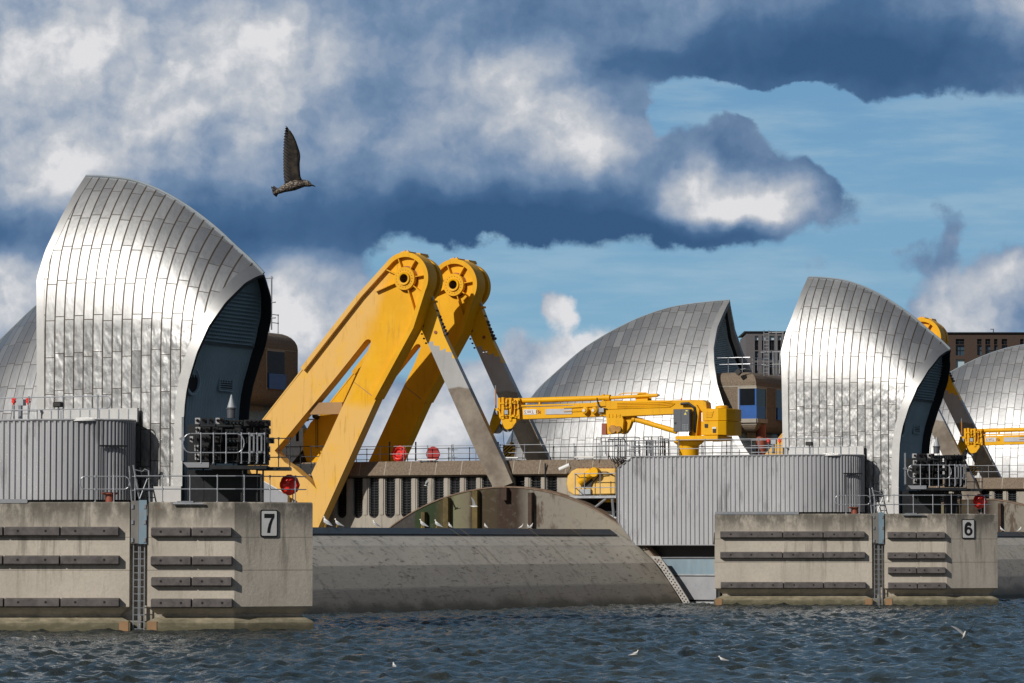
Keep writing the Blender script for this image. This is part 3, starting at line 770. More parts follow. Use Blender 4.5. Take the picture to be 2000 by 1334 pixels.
# ================================================================ rising sector gate
gl = Vector((OFF.dot(F6.u), OFF.dot(F6.v), 0))         # one bay, in pier coordinates
def gate_mat():
    m_, q, b = new_mat('gate_paint')
    tc = q.add('ShaderNodeTexCoord').outputs['Object']; ox, oy, oz = q.sep(tc)
    pos = q.add('ShaderNodeNewGeometry').outputs['Position']
    n1 = q.noise(pos, .5, 6, .6).outputs['Fac']
    st = q.noise(q.map(tc, rot=(0, R(-35), 0), scale=(.35, 1.5, 6)), 1.0, 6, .65).outputs['Fac']
    bands = q.add('ShaderNodeValToRGB'); q.L.new(q.lin(q.plus(oz, q.mul(q.sub(n1, .5), .12)), 0, 5), bands.inputs[0])
    e_ = bands.color_ramp.elements; e_[0].position = 0; e_[0].color = (0.069, 0.065, 0.050, 1); e_[1].position = 1; e_[1].color = (0.552, 0.520, 0.450, 1)
    for p, c in ((.035, (0.255, 0.219, 0.181)), (.25, (0.301, 0.272, 0.235)), (.262, (0.404, 0.370, 0.312)), (.50, (0.439, 0.397, 0.335)), (.512, (0.520, 0.474, 0.404)), (.70, (0.542, 0.496, 0.416)), (.712, (0.484, 0.450, 0.393))):
        x = e_.new(p); x.color = (*c, 1)
    c = q.mix(q.ss(n1, .35, .7, 0, .30), bands.outputs[0], (0.278, 0.255, 0.219))
    c = q.mix(q.ss(st, .55, .68, 0, .80), c, (0.127, 0.105, 0.080))
    sp_ = q.noise(q.map(pos, scale=(1, 1, .6)), 4.0, 4, .6).outputs['Fac']
    c = q.mix(q.ss(sp_, .66, .72, 0, .6), c, (.06, .055, .045))
    wet = q.ss(q.plus(oz, q.mul(q.sub(n1, .5), 1.2)), .75, .15, 0, .8); c = q.mix(wet, c, (.045, .043, .025))
    run = q.noise(q.map(pos, scale=(1.5, 1.5, .12)), 1.2, 6, .65).outputs['Fac']; c = q.mix(q.ss(run, .52, .68, 0, .45), c, (.11, .095, .075))
    q.L.new(c, b.inputs['Base Color']); b.inputs['Roughness'].default_value = .6
    q.L.new(q.bump(q.plus(st, n1), 1, .015), b.inputs['Normal']); return m_
gatem = gate_mat()
gp = [(1204, 1035), (1245, 1065), (1279, 1099), (1307, 1137), (1334, 1181), (1352, 1225)]
gpl = [F6.at(x, y, 0) for x, y in gp]
gtop = gpl[0][1]
def make_gate():
    root = thing('rising_gate', 'long curved grey steel flood gate lying between the two numbered concrete piers', 'flood gate', (gpl[0][0], -30, 0), F6)
    prof = [(gpl[0][0]-1.6, gtop), (gpl[0][0]-.12, gtop)] + [(gpl[0][0], gtop-.06)] + gpl[1:] + [(gpl[-1][0]-7, gpl[-1][1]), (gpl[0][0]-1.6, gtop-3)]
    B = -gl*0.86
    m = MB(); n = len(prof)
    NN = 24
    rows = [[(p[0]+B.x*k/NN, B.y*k/NN, p[1]) for p in prof+[prof[0]]] for k in range(NN+1)]
    m.grid(rows); i = m.addv([(p[0], 0, p[1]) for p in prof]); m.face([i+k for k in range(n)])
    m.build('skin', gatem, root)
    # dark top strip, stopping short of the end
    d = Vector((gpl[1][0]-gpl[0][0], 0, gpl[1][1]-gpl[0][1])).normalized(); nn = Vector((-d.z, 0, d.x)) if d.x > 0 else Vector((d.z, 0, -d.x))
    if nn.x < 0: nn = -nn
    m = MB(); a = Vector((gpl[0][0], 0, gtop)); q0 = .02; rr = []
    for k in (.012, .86):
        o_ = -gl*k
        rr.append([tuple(a+o_+nn*.0+Vector((-.1, 0, .03))), tuple(a+o_+nn*.05), tuple(a+o_+d*.62+nn*.05), tuple(a+o_+d*.64+nn*.0)])
    m.grid(rr); m.build('top_strip', simple('dark_slate_paint', (.030, .034, .040), .5, .1, .2, 1), root)
    for px_, last in ((878, 3), (897, 3), (1030, 3), (1113, 2)):
        bb = None
        for k in range(300):
            o_ = -gl*(k/300*.86); x_ = proj(F6.w((gpl[0][0], o_.y, gtop)) + F6.u*o_.x)[0]
            if bb is None or abs(x_-px_) < bb[0]: bb = (abs(x_-px_), o_)
        o_ = bb[1]; mw = MB(); rr = []
        for i_ in range(last):
            p = gpl[i_]; rr.append([(p[0]+o_.x+.07, o_.y, p[1]+.02), (p[0]+o_.x+.07, o_.y+.07, p[1]+.02)])
        mw.grid(rr); mw.build('weld_seam', simple('buff_weld', (.38, .32, .22), .8) if 'buff_weld' not in MATS else MATS['buff_weld'], root, recalc=False)
    # riveted edge plate
    m = MB(); pl = [(1271, 1086), (1289, 1087), (1314, 1123), (1343, 1169), (1356, 1195), (1343, 1195), (1337, 1182), (1320, 1155), (1291, 1111)]
    m.prism([F6.at(x, y, .02) for x, y in pl], .02, .14); ep = m.build('edge_plate', simple('riveted_plate', (.36, .35, .34), .6, .1, .15, 2, dirt=((.14, .06, .03), .8)), root)
    m = MB()
    for k in range(17):
        f = k/16
        for off, ph in ((6, 0), (12, .5)):
            y = 1092+88*min(1, f+ph/34); x = curve_at([(1274, 1090), (1291, 1111), (1320, 1155), (1337, 1182)], y, 1, 0)+off-2
            c = P3(F6, x, y, .02); m.cyl((c[0], .0, c[2]), .045, .03, 'y', 8)
    m.build('rivets', bolt, ep)
    return root
gate = make_gate()
gate5 = copy_tree(gate, OFF, 'curved grey steel flood gate running away at the far right edge behind the smaller pier')
# ---- the gate's end disc with its stiffeners
def disc_mat():
    m_, q, b = new_mat('stained_gate_disc')
    tc = q.add('ShaderNodeTexCoord').outputs['Object']; ox, oy, oz = q.sep(tc)
    pos = q.add('ShaderNodeNewGeometry').outputs['Position']
    n1 = q.noise(pos, 1.2, 6, .65).outputs['Fac']; n2 = q.noise(q.map(pos, scale=(1, 1, .35)), 1.6, 6, .7).outputs['Fac']
    x = q.plus(ox, q.mul(q.sub(n1, .5), .5))
    r_ = q.add('ShaderNodeValToRGB'); q.L.new(q.lin(x, DS0, DS1), r_.inputs[0]); r_.color_ramp.interpolation = 'LINEAR'
    L = [(750, (.040, .034, .034)), (811, (.038, .034, .03)), (813, (.014, .032, .005)), (850, (.012, .028, .004)), (866, (.05, .035, .006)), (882, (.08, .07, .035)), (890, (.17, .17, .10)), (918, (.15, .13, .085)), (924, (.045, .03, .012)), (940, (.05, .035, .014)), (972, (.042, .028, .012)), (980, (.030, .013, .007)), (1012, (.028, .013, .007)), (1042, (.20, .185, .155)), (1210, (.26, .235, .195))]
    e_ = r_.color_ramp.elements; f = lambda p: (p-750)/(1210-750)
    e_[0].position = 0; e_[0].color = (*L[0][1], 1); e_[1].position = 1; e_[1].color = (*L[-1][1], 1)
    for p, c in L[1:-1]: z_ = e_.new(f(p)); z_.color = (*c, 1)
    c = r_.outputs[0]
    c = q.mix(q.ss(q.noise(pos, 2.5, 7, .7).outputs['Fac'], .52, .68, 0, .45), c, (.10, .09, .07))
    ms = q.mul(q.ss(ox, DSm-.6, DSm+.6), q.ss(n2, .48, .60, 0, .8)); ms = q.mul(ms, q.ss(ox, DSm+2.6, DSm+1.2))
    c = q.mix(ms, c, (.060, .032, .018))
    c = q.mix(q.mul(q.ss(q.noise(pos, .9, 5).outputs['Fac'], .60, .72, 0, .35), q.ss(ox, DSm-1, DSm+1, .2, .2)), c, (.20, .20, .15))
    q.L.new(c, b.inputs['Base Color']); b.inputs['Roughness'].default_value = .8
    q.L.new(q.bump(n1, 1, .03), b.inputs['Normal']); return m_
dT = .35
dc = F6.at(985, 951, dT)
DS0 = F6.at(750, 990, dT)[0]-dc[0]; DS1 = F6.at(1210, 990, dT)[0]-dc[0]; DSm = F6.at(1035, 990, dT)[0]-dc[0]
discm = disc_mat()
e1 = F6.at(762, 1030, dT); e2 = F6.at(1206, 1022, dT)
def circ(p, q_, r_):
    ax, ay, bx, by, cx, cy = *p, *q_, *r_
    d = 2*(ax*(by-cy)+bx*(cy-ay)+cx*(ay-by))
    ux = ((ax*ax+ay*ay)*(by-cy)+(bx*bx+by*by)*(cy-ay)+(cx*cx+cy*cy)*(ay-by))/d
    uy = ((ax*ax+ay*ay)*(cx-bx)+(bx*bx+by*by)*(ax-cx)+(cx*cx+cy*cy)*(bx-ax))/d
    return (ux, uy), math.hypot(ax-ux, ay-uy)
(cc, cr_) = circ(e1, dc, e2)
def make_disc():
    root = thing('gate_disc', 'stained segment of the round steel gate end with green algae, behind the near gate', 'gate disc', (dc[0], dT, dc[1]), F6)
    a0 = math.atan2(e1[1]-cc[1], e1[0]-cc[0]); a1 = math.atan2(e2[1]-cc[1], e2[0]-cc[0])
    a0 += .12; a1 -= .30
    arc = [(cc[0]+cr_*math.cos(a0+(a1-a0)*k/60), cc[1]+cr_*math.sin(a0+(a1-a0)*k/60)) for k in range(61)]
    m = MB(); m.prism(arc, dT, dT+.5); m.build('plate', discm, root)
    m = MB(); rr = []
    for p in arc:
        dd = Vector((p[0]-cc[0], 0, p[1]-cc[1])).normalized()
        rr.append([(p[0]-dd.x*.04, dT-.06, p[1]-dd.z*.04), (p[0]+dd.x*.03, dT-.06, p[1]+dd.z*.03), (p[0]+dd.x*.06, dT+.9, p[1]+dd.z*.06)])
    m.grid(rr); m.build('rim', simple('rusty_rim', (.20, .14, .10), .8, 0, .3, 2, dirt=(RUST, .8)), root)
    for x0, x1, y0, y1, c_ in ((822, 829, 1000, 1032, 'g'), (865, 875, 972, 1034, 'o'), (922, 932, 958, 1034, 'o'), (979, 989, 953, 977, 'b'), (1031, 1038, 962, 1034, 'b')):
        m = MB(); pbox(m, F6, x0, y0, x1, y1, dT-.42, dT-.003)
        m.build('stiffener', simple('olive_stained_steel', (.10, .072, .022), .8, 0, .4, 2) if 'olive_stained_steel' not in MATS and c_ != 'b' else MATS.get('olive_stained_steel') if c_ != 'b' else (MATS.get('brown_stained_steel') or simple('brown_stained_steel', (.05, .028, .018), .8, 0, .4, 2)), root)
    return root
disc = make_disc()
disc5 = copy_tree(disc, OFF, 'stained segment of round gate end behind the gate at the far right edge')
# ================================================================ pier building with slot windows
BT = 3.0
zr0 = F6.Z(900, 900, BT); zf0 = F6.Z(931, 900, BT)
sB0 = F6.S(300, BT, 950); sB1 = F6.S(1215, BT, 950)
def make_building():
    root = thing('control_building', 'long low concrete building with a row of round-ended slot windows above the near gate', 'concrete building', ((sB0+sB1)/2, 6, 0), F6)
    pitch = 31.6; cs = [667-31.6*2+pitch*i for i in range(16)]
    ss_ = [F6.S(c, BT, 960) for c in cs]; P_ = ss_[1]-ss_[0]
    hw = P_*.31; zt_ = zf0-.06; zb_ = F6.Z(1012, 761, BT)
    z0_ = -1.0
    m = MB()
    for s_ in ss_:
        a = s_-P_/2; b = s_+P_/2
        U_ = [(a, z0_), (b, z0_), (b, zt_), (s_+hw, zt_)] + [(s_+hw*math.cos(t), zb_+hw+hw*math.sin(t)) for t in [-math.pi*k/10 for k in range(11)]] + [(s_-hw, zt_), (a, zt_)]
        m.prism(U_, BT, BT+.45)
        m.box(a-.13, a+.13, BT-.06, BT-.003, zb_+hw*.6, zt_)
        # splayed surround
    m.box(sB0, ss_[0]-P_/2-.002, BT, BT+.4, z0_, zt_); m.box(ss_[-1]+P_/2+.002, sB1, BT, BT+.4, z0_, zt_)
    m.box(sB0, sB1, 9.2, 9.4, z0_, zr0)
    m.build('wall', aggl, root)
    m = MB(); m.prism([(BT-.32, 0)], 0, 0) if False else None
    # fascia, leaning back a little
    prof = [(BT-.14, zf0), (BT-.40, zf0+.12), (BT-.10, zr0), (BT+.35, zr0), (BT+.45, zf0)]
    m.grid([[(s_, t, z) for t, z in prof+[prof[0]]] for s_ in [sB0+(sB1-sB0)*k/40 for k in range(41)]])
    i = m.addv([(sB1, t, z) for t, z in prof]); m.face([i+k for k in range(5)])
    m.build('fascia', agg, root)
    m = MB(); s_ = sB0+1
    while s_ < sB1: m.grid([[(s_, BT-.405, zf0+.12), (s_, BT-.105, zr0+.005)], [(s_+.05, BT-.405, zf0+.12), (s_+.05, BT-.105, zr0+.005)]]); s_ += 1.85
    m.build('joint_strips', aggl, root, recalc=False)
    m = MB(); m.box(sB0, sB1, BT+.36, 9.3, zr0-.35, zr0-.05); m.build('roof', aggl, root)
    for s_ in ss_:
        m = MB(); m.box(s_-hw-.02, s_+hw+.02, BT+.30, BT+.33, zb_-.05, zt_); wn = m.build('window', glass, root)
        m = MB(); z = zb_+.1
        while z < zt_:
            m.box(s_-hw+.01, s_+hw-.01, BT+.16, BT+.20, z, z+.035); z += .17
        m.box(s_-hw*.2, s_-hw*.2+.03, BT+.215, BT+.235, zb_, zt_)
        m.build('louvre', dsteel if True else None, wn)
        m = MB()
        z = zb_+.14
        while z < zt_:
            m.box(s_-hw+.0, s_-hw+.06, BT+.08, BT+.14, z, z+.07); m.box(s_+hw-.06, s_+hw-.0, BT+.08, BT+.14, z, z+.07); z += .17
        m.build('clips', galv, wn)
    return root
bld = make_building()
bld5 = copy_tree(bld, OFF, 'low concrete building with slot windows behind the gate at the far right edge')
# ================================================================ yellow arms
def arc_pts(c, r, a0, a1, n=24): return [(c[0]+r*math.cos(a0+(a1-a0)*k/n), c[1]+r*math.sin(a0+(a1-a0)*k/n)) for k in range(n+1)]
AT = .75
aC = F6.at(790, 544, AT)
aR = 1.66
def make_arm(label, mat, shift):
    """built in local coordinates with the pin at aC; shift moves the whole"""
    root = thing('lifting_frame', label, 'steel arm', (aC[0], AT, aC[1]), F6)
    q = lambda x, y: F6.at(x, y, AT)
    aL = math.atan2(q(753, 508)[1]-aC[1], q(753, 508)[0]-aC[0]); aRt = math.atan2(q(829, 566)[1]-aC[1], q(829, 566)[0]-aC[0])
    head = arc_pts(aC, aR, aL, aRt, 28)
    outer = [q(509, 820)] + head + [q(806, 640), q(731, 778), q(639, 982), q(616, 1033)]
    lower = [q(600, 1036), q(520, 1005), q(470, 985), q(462, 900), q(478, 858)]
    hole = [q(604, 925), q(614, 955), q(600, 940), q(567, 912), q(552, 903), q(532, 880), q(557.6, 850.6), q(590, 811), q(644, 746), q(680, 701), q(707, 667), q(711, 663), q(715.5, 662), q(719.5, 663.5), q(720.5, 668), q(709, 699), q(687, 746), q(668, 786), q(626, 878)]
    full = outer+lower
    # body: webs with a triangular opening, cut by boolean
    m = MB(); m.prism(full, AT+.30, AT+1.22); body = m.build('web', mat, root)
    for pts, a_, b_ in ((hole, AT-1, AT+3),):
        k = MB(); k.prism(pts, a_, b_); cu = k.build('cut', mat, root); boolean(body, cu)
    k = MB(); k.cyl((aC[0], AT-2, aC[1]), .30, 5, 'y', 28); cu = k.build('cut', mat, root); boolean(body, cu)
    # rim flange along the outer edges, proud of the web
    def strip(mb, path, wd, t0, t1):
        n = len(path)
        P_ = [Vector((p[0], p[1])) for p in path]; rr = []
        for i in range(n):
            d = (P_[min(i+1, n-1)]-P_[max(i-1, 0)]).normalized(); nn = Vector((d.y, -d.x))
            a = P_[i]+nn*(-.05); b = P_[i]+nn*wd
            rr.append([(a.x, t1, a.y), (a.x, t0, a.y), (b.x, t0, b.y), (b.x, t1, b.y)])
        mb.grid(rr)
    left_edge = [q(588, 719), q(640, 652), q(700, 575)] + head + [q(806, 640), q(770, 706), q(731, 778)]
    m = MB(); strip(m, left_edge, .25, AT+.0, AT+.31); m.build('rim_flange', mat, root)
    m = MB(); strip(m, [q(509, 820), q(588, 719)] + head[:1] + head + [q(806, 640), q(731, 778)], .03, AT+.28, AT+1.30); m.build('edge_plate', mat, root)
    m = MB(); m.lathe((aC[0], AT, aC[1]), [(.29, 1.3), (.29, -.12), (.36, -.15), (.42, -.15), (.44, -.05), (.74, -.05), (.755, -.02), (.755, .31)], 'y', 40)
    m.build('hub', mat, root, smooth=True)
    m = MB(); m.lathe((aC[0], AT, aC[1]), [(.285, 2.7), (.285, -.10)], 'y', 32); m.build('bore', simple('bare_bearing_steel', (.22, .12, .05), .5, .3) if 'bare_bearing_steel' not in MATS else MATS['bare_bearing_steel'], root, smooth=True)
    m = MB(); k_ = MB()
    for k in range(18):
        a = 2*math.pi*k/18; k_.cyl((aC[0]+.56*math.cos(a), AT-.08, aC[1]+.56*math.sin(a)), .025, .04, 'y', 6)
    k_.build('hub_bolts', brownred, root)
    m = MB(); m.lathe((aC[0], AT+.285, aC[1]), [(.76, 0), (.83, 0)], 'y', 40); m.build('hub_shadow_ring', brownred, root)  # dark brown ring paints the shadow gap around the raised hub disc
    for i_, (ang, L_) in enumerate(((200, 2.3), (155, 1.45), (110, 1.42), (58, 1.42), (8, 1.42), (-38, 1.45), (-72, 2.5))):
        a = R(ang); d = Vector((math.cos(a), 0, math.sin(a))); n_ = Vector((-d.z, 0, d.x))*.03
        p0 = Vector((aC[0], 0, aC[1]))+d*.74; p1 = Vector((aC[0], 0, aC[1]))+d*L_
        m = MB(); m.prism([(p0.x+n_.x, p0.z+n_.z), (p1.x+n_.x, p1.z+n_.z), (p1.x-n_.x, p1.z-n_.z), (p0.x-n_.x, p0.z-n_.z)], AT+.02, AT+.305); m.build('rib', mat, root)
    # back cheek plate of the head and its lug
    m = MB(); cb = (aC[0]+.05, aC[1]-.02); m.prism(arc_pts(cb, 1.55, R(150), R(-60), 30)+[(cb[0]+.2, cb[1]-2.4), (cb[0]-1.2, cb[1]-1.0)], AT+2.0, AT+2.4)
    bc = m.build('back_cheek', mat, root); k = MB(); k.cyl((aC[0], AT+2, aC[1]), .30, 1.5, 'y', 28); cu = k.build('cut', mat, root); boolean(bc, cu)
    m = MB(); m.lathe((aC[0], AT+1.22, aC[1]), [(.9, 0), (.9, 1.1)], 'y', 32); m.build('pin_casing', mat, root, smooth=True)
    m = MB(); pp = [(aC[0]-.55, aC[1]+1.50), (aC[0]-.25, aC[1]+1.78), (aC[0]+.45, aC[1]+1.74), (aC[0]+.55, aC[1]+1.52)]
    m.prism(pp, AT+1.35, AT+2.5); m.build('lug', mat, root)
    m = MB(); m.box(aC[0]-.32, aC[0]+.25, AT+.1, AT+1.2, aC[1]+aR+.02, aC[1]+aR+.11); m.box(aC[0]-.14, aC[0]-.08, AT+.2, AT+.3, aC[1]+aR+.11, aC[1]+aR+.2); m.box(aC[0]+.1, aC[0]+.16, AT+.2, AT+.3, aC[1]+aR+.11, aC[1]+aR+.2); m.build('step_plate', mat, root)
    m = MB(); m.prism([q(687, 745), q(688, 747.2), q(731, 780.2), q(731, 778)], AT+.290, AT+.305); m.build('weld_seam', MATS.get('weld_and_shaded_yellow') or simple('weld_and_shaded_yellow', (.34, .19, .075), .6, 0, .12, 1), root)
    # stiffener line on the lower leg and the cross tube
    m = MB(); m.prism([q(731, 778), q(727, 781), q(775, 683), q(778, 686)], AT+.27, AT+.305); m.build('cover_strip', mat, root)
    m = MB(); pbox(m, F6, 606, 786, 668, 809, AT+.5, AT+1.1)
    if shift is None: m.build('cross_tube', simple('weld_and_shaded_yellow', (.34, .19, .075), .6, 0, .12, 1) if 'weld_and_shaded_yellow' not in MATS else MATS['weld_and_shaded_yellow'], root)  # cross tube: brown is the yellow with its shade painted in
    if shift is not None: root.location = root.location + F6.u*shift[0] + F6.v*shift[1]
    return root
arm1 = make_arm('nearer yellow A-shaped steel arm, with buff faded legs, on the left', yelf, None)
# second arm: its pin is seen at (886, 557)
T2 = AT+6.3; p2 = F6.at(886, 553, T2)
arm2 = make_arm('farther yellow A-shaped steel arm whose head stands to the right of the nearer one', yel, (p2[0]-aC[0], 6.3))
arm15 = copy_tree(arm1, OFF, 'nearer yellow arm of the far pair, mostly hidden behind the right hand metal hood')
arm25 = copy_tree(arm2, OFF, 'yellow arm whose head just shows over the ridge of the right hand metal hood')
# ================================================================ link beams
def link_mat():
    m_, q, b = new_mat('link_paint')
    tc = q.add('ShaderNodeTexCoord').outputs['Object']; ox, oy, oz = q.sep(tc)
    pos = q.add('ShaderNodeNewGeometry').outputs['Position']
    nb = q.noise(tc, 1.1, 2, .4).outputs['Fac']; n = q.noise(tc, .8, 5, .6).outputs['Fac']
    stp = q.mul(q.m('FLOOR', q.mul(ox, 2.2)), .26)
    zt_ = q.plus(oz, q.plus(q.mul(stp, 1.0), q.mul(q.sub(nb, .5), .7)))
    c = q.mix(q.ss(q.noise(pos, .5, 4).outputs['Fac'], .3, .7), (.33, .335, .34), (.40, .405, .41))
    c = q.mix(q.ss(q.noise(q.map(tc, rot=(0, R(-20), 0), scale=(4, 1, .3)), 1, 5).outputs['Fac'], .55, .7, 0, .3), c, (.22, .22, .22))
    low = q.ss(q.plus(oz, q.mul(q.sub(n, .5), .5)), LZ2+.06, LZ2-.10)
    c = q.mix(low, c, q.mix(q.ss(q.noise(pos, .45, 6, .65).outputs['Fac'], .35, .68), (.13, .105, .080), (.27, .235, .19)))
    c = q.mix(q.ss(zt_, LZ1-.02, LZ1+.02), c, (.80, .43, .004))
    q.L.new(c, b.inputs['Base Color']); b.inputs['Roughness'].default_value = .38
    q.L.new(q.bump(n, 1, .01), b.inputs['Normal']); return m_
LT = AT+1.32
lC = F6.at(790+20, 541, LT)
LZ1 = F6.Z(642, 840, LT)-lC[1]-.35; LZ2 = F6.Z(757, 905, LT)-lC[1]
linkm = link_mat()
def make_link(label):
    root = thing('link_beam', label, 'steel link', (lC[0], LT, lC[1]), F6)
    q = lambda x, y: F6.at(x, y, LT)
    poly = [q(790, 545), q(812, 528), q(835, 560), q(842, 582), q(853, 612), q(867, 655), q(985, 906), q(1001, 943), q(968, 956), q(961, 948), q(940, 906), q(818, 632), q(812, 622), q(802, 590)]
    m = MB(); m.prism(poly, LT, LT+.50); bo = m.build('beam', linkm, root)
    k = MB(); k.cyl((aC[0], LT-1, aC[1]), .30, 3, 'y', 24); boolean(bo, k.build('cut', linkm, root))
    m = MB()
    for x, y in ((850, 607), (855, 618), (857, 624), (860, 632), (863, 638), (866, 645), (869, 651)):
        c = q(x, y); m.cyl((c[0]-.02, LT+.06, c[1]), .10, .14, 'y', 8); m.cyl((c[0]-.02, LT+.28, c[1]), .10, .14, 'y', 8)
    for x, y in ((817, 636), (819, 644), (823, 652), (827, 661), (831, 670)):
        c = q(x, y); m.cyl((c[0]-.04, LT+.1, c[1]), .06, .12, 'y', 8)
    m.build('bolts', simple('dark_bolt_steel', (.07, .05, .045), .6, .2) if 'dark_bolt_steel' not in MATS else MATS['dark_bolt_steel'], root)
    m = MB()
    for x, y in ((826, 636), (851, 649)):
        c = q(x, y); m.cyl((c[0], LT-.05, c[1]), .11, .05, 'y', 12)
    m.build('plugs', brownred, root)
    m = MB(); a = P3(F6, 840, 573, LT-.05); b = P3(F6, 846, 586, LT-.05); m.tube([a, b], .07, 8); m.tube([b, P3(F6, 849, 592, LT-.05)], .04, 6); m.build('grease_ram', galv, root)
    m = MB(); pbox(m, F6, 838, 587, 851, 591, LT-.1, LT+.2); m.build('bracket', yel, root)
    return root
link1 = make_link('nearer steel link, yellow above, grey then buff, leaning down to the gate disc')
link2 = copy_tree(link1, F6.u*(p2[0]-aC[0]) + F6.v*6.3, 'farther dark steel link behind the crane tip, yellow only at its top')
link15 = copy_tree(link1, OFF, 'buff steel link rising behind the signal lamps of the right hand pier')
link25 = copy_tree(link2, OFF, 'dark steel link crossing behind the right hand crane tip')
# ================================================================ cranes
CT = 4.4
def make_crane():
    root = thing('pedestal_crane', 'long yellow jib crane resting level on its pedestal, with a striped hook block', 'crane', (F6.S(1345, CT, 880), CT+.6, F6.Z(886, 1345, CT)), F6)
    q = lambda x, y, t=CT: P3(F6, x, y, t); pr = lambda mb, pts, a, b: pprism(mb, F6, pts, a, b)
    m = MB(); pr(m, [(1018, 796), (1170, 790), (1184, 790), (1184, 813), (1020, 819)], CT+.1, CT+.75); bm_ = m.build('inner_boom', yel, root, bevel=.02)
    m = MB(); pr(m, [(1183, 783), (1372, 781), (1379, 786), (1381, 803), (1314, 809), (1183, 815)], CT, CT+.85); ob_ = m.build('outer_boom', yel, root, bevel=.03)
    m = MB(); pr(m, [(1018, 791), (1183, 786), (1183, 789), (1018, 794)], CT+.02, CT+.1); pr(m, [(1100, 795), (1180, 783), (1183, 783), (1183, 793), (1100, 797)], CT+.0, CT+.06)
    for y in (786, 789, 792, 795): m.tube([q(1205, y+1, CT-.03), q(1290, y, CT-.03), q(1312, y-2, CT-.03), q(1318, 788, CT-.03)], .022, 5)
    m.tube([q(1100, 803, CT-.03), q(1183, 799, CT-.03), q(1310, 795, CT-.03)], .02, 5)
    m.build('pipes', yel, ob_)
    m = MB(); m.tube([q(1000, 783, CT+.3), q(1183, 777, CT+.3)], .17, 16); m.tube([q(1183, 777, CT+.3), q(1192, 777, CT+.3)], .21, 16); m.tube([q(1190, 777, CT+.3), q(1285, 772, CT+.3)], .11, 14); m.build('extension_ram', yel, root, smooth=True)
    m = MB(); m.tube([q(1284, 772, CT+.3), q(1290, 771.7, CT+.3)], .11, 12, True, .02); m.build('ram_tip', galv, root)
    m = MB()
    for x in (1176, 1052): pbox(m, F6, x, 770 if x > 1100 else 778, x+3, 792, CT+.2, CT+.4)
    m.build('ram_brackets', yel, root)
    m = MB(); c = q(1253, 779, CT+.35); m.lathe(c, [(.0, 0), (.42, 0), (.42, .05), (.28, .05), (.28, .6), (.42, .6), (.42, .65), (0, .65)], 'y', 28); m.build('winch_drum', yel, root, smooth=True)
    m = MB(); m.tube([q(1208, 771, CT+.2), q(1218, 768, CT+.2), q(1262, 767, CT+.2)], .03, 6); m.build('winch_guard', yel, root)
    # head: stacked plates and blocks
    h_ = MB(); random.seed(3)
    pr(h_, [(975, 778), (1014, 778), (1016, 786), (1014, 818), (1004, 822), (978, 819)], CT+.15, CT+.7)
    for x0, y0, x1, y1, a, b in ((972, 777, 977, 800, -.0, .8), (979, 776, 984, 819, -.05, .9), (987, 779, 991, 816, -.02, .8), (994, 777, 999, 822, -.08, .9), (1003, 781, 1006, 816, 0, .8), (1010, 778, 1015, 818, -.06, .85), (976, 786, 1012, 789, -.1, .1), (978, 810, 1012, 813, -.1, .1), (984, 795, 996, 798, -.12, .1)):
        pbox(h_, F6, x0, y0, x1, y1, CT+a, CT+b)
    for k in range(14):
        x = random.uniform(976, 1010); y = random.uniform(781, 814); pbox(h_, F6, x, y, x+random.uniform(2, 5), y+random.uniform(2, 5), CT-.14, CT+.1)
    hd = h_.build('boom_head', yel, root, bevel=.01)
    m = MB()
    for x in (985, 991, 999, 1007): m.tube([q(x, 781, CT-.15), q(x+1, 795, CT-.16), q(x-1, 812, CT-.15)], .02, 5)
    m.tube([q(1013, 782, CT-.1), q(1015, 800, CT-.1), q(1016, 818, CT-.1)], .03, 5); m.build('hoses', black, hd)
    m = MB(); pbox(m, F6, 964.5, 802, 971, 810, CT-.15, CT+.02); pbox(m, F6, 985, 801, 992, 809, CT-.2, CT-.1); m.build('grey_box', galv, hd)
    m = MB(); m.tube([q(968.5, 797, CT+.3), q(968, 760, CT+.3)], .045, 6); m.build('rod', simple('orange_rod', (.45, .18, .03), .5) if 'orange_rod' not in MATS else MATS['orange_rod'], root)
    m = MB(); m.cyl(q(968, 760, CT+.3), .05, .25, 'z', 8); m.build('rod_cap', galv, root)
    for dt, nm in ((0, 'jib_cheek'), (.55, 'jib_cheek')):
        m = MB(); pr(m, [(966, 797), (974, 797), (979, 812), (976, 826), (966, 842), (960, 852), (955, 844), (957, 826)], CT+dt, CT+dt+.12); jc = m.build(nm, yel, root)
    m = MB(); m.cyl(q(968, 836, CT+.15), .36, .36, 'y', 24); m.build('sheave', galv, root)
    m = MB(); pr(m, [(979, 818), (1008, 818), (1008, 824), (1000, 836), (990, 839), (981, 834)], CT+.0, CT+.14); pr(m, [(979, 818), (1008, 818), (1008, 824), (1000, 836), (990, 839), (981, 834)], CT+.5, CT+.62); m.build('sheave_cheek', yel, root)
    m = MB(); m.cyl(q(990, 833, CT+.2), .36, .22, 'y', 24); m.build('sheave', galv, root)
    m = MB(); m.tube([q(982, 838, CT+.3), q(984.5, 868, CT+.3)], .018, 5); m.tube([q(1001, 832, CT+.3), q(998.5, 868, CT+.3)], .018, 5); m.tube([q(1003, 832, CT+.35), q(999.5, 868, CT+.35)], .018, 5); m.build('hoist_rope', black, root)
    m = MB(); pr(m, [(982.5, 869), (1001, 868), (1001.5, 878), (998, 893), (993, 894), (986, 893), (982, 879)], CT+.05, CT+.5); m.cyl(q(998.5, 866, CT+.2), .09, .25, 'y', 10); hb = m.build('hook_block', striped, root)
    # signs
    m = MB(); pbox(m, F6, 1022.5, 799.5, 1048, 809.5, CT+.07, CT+.09); sw = m.build('load_plate', white, root)
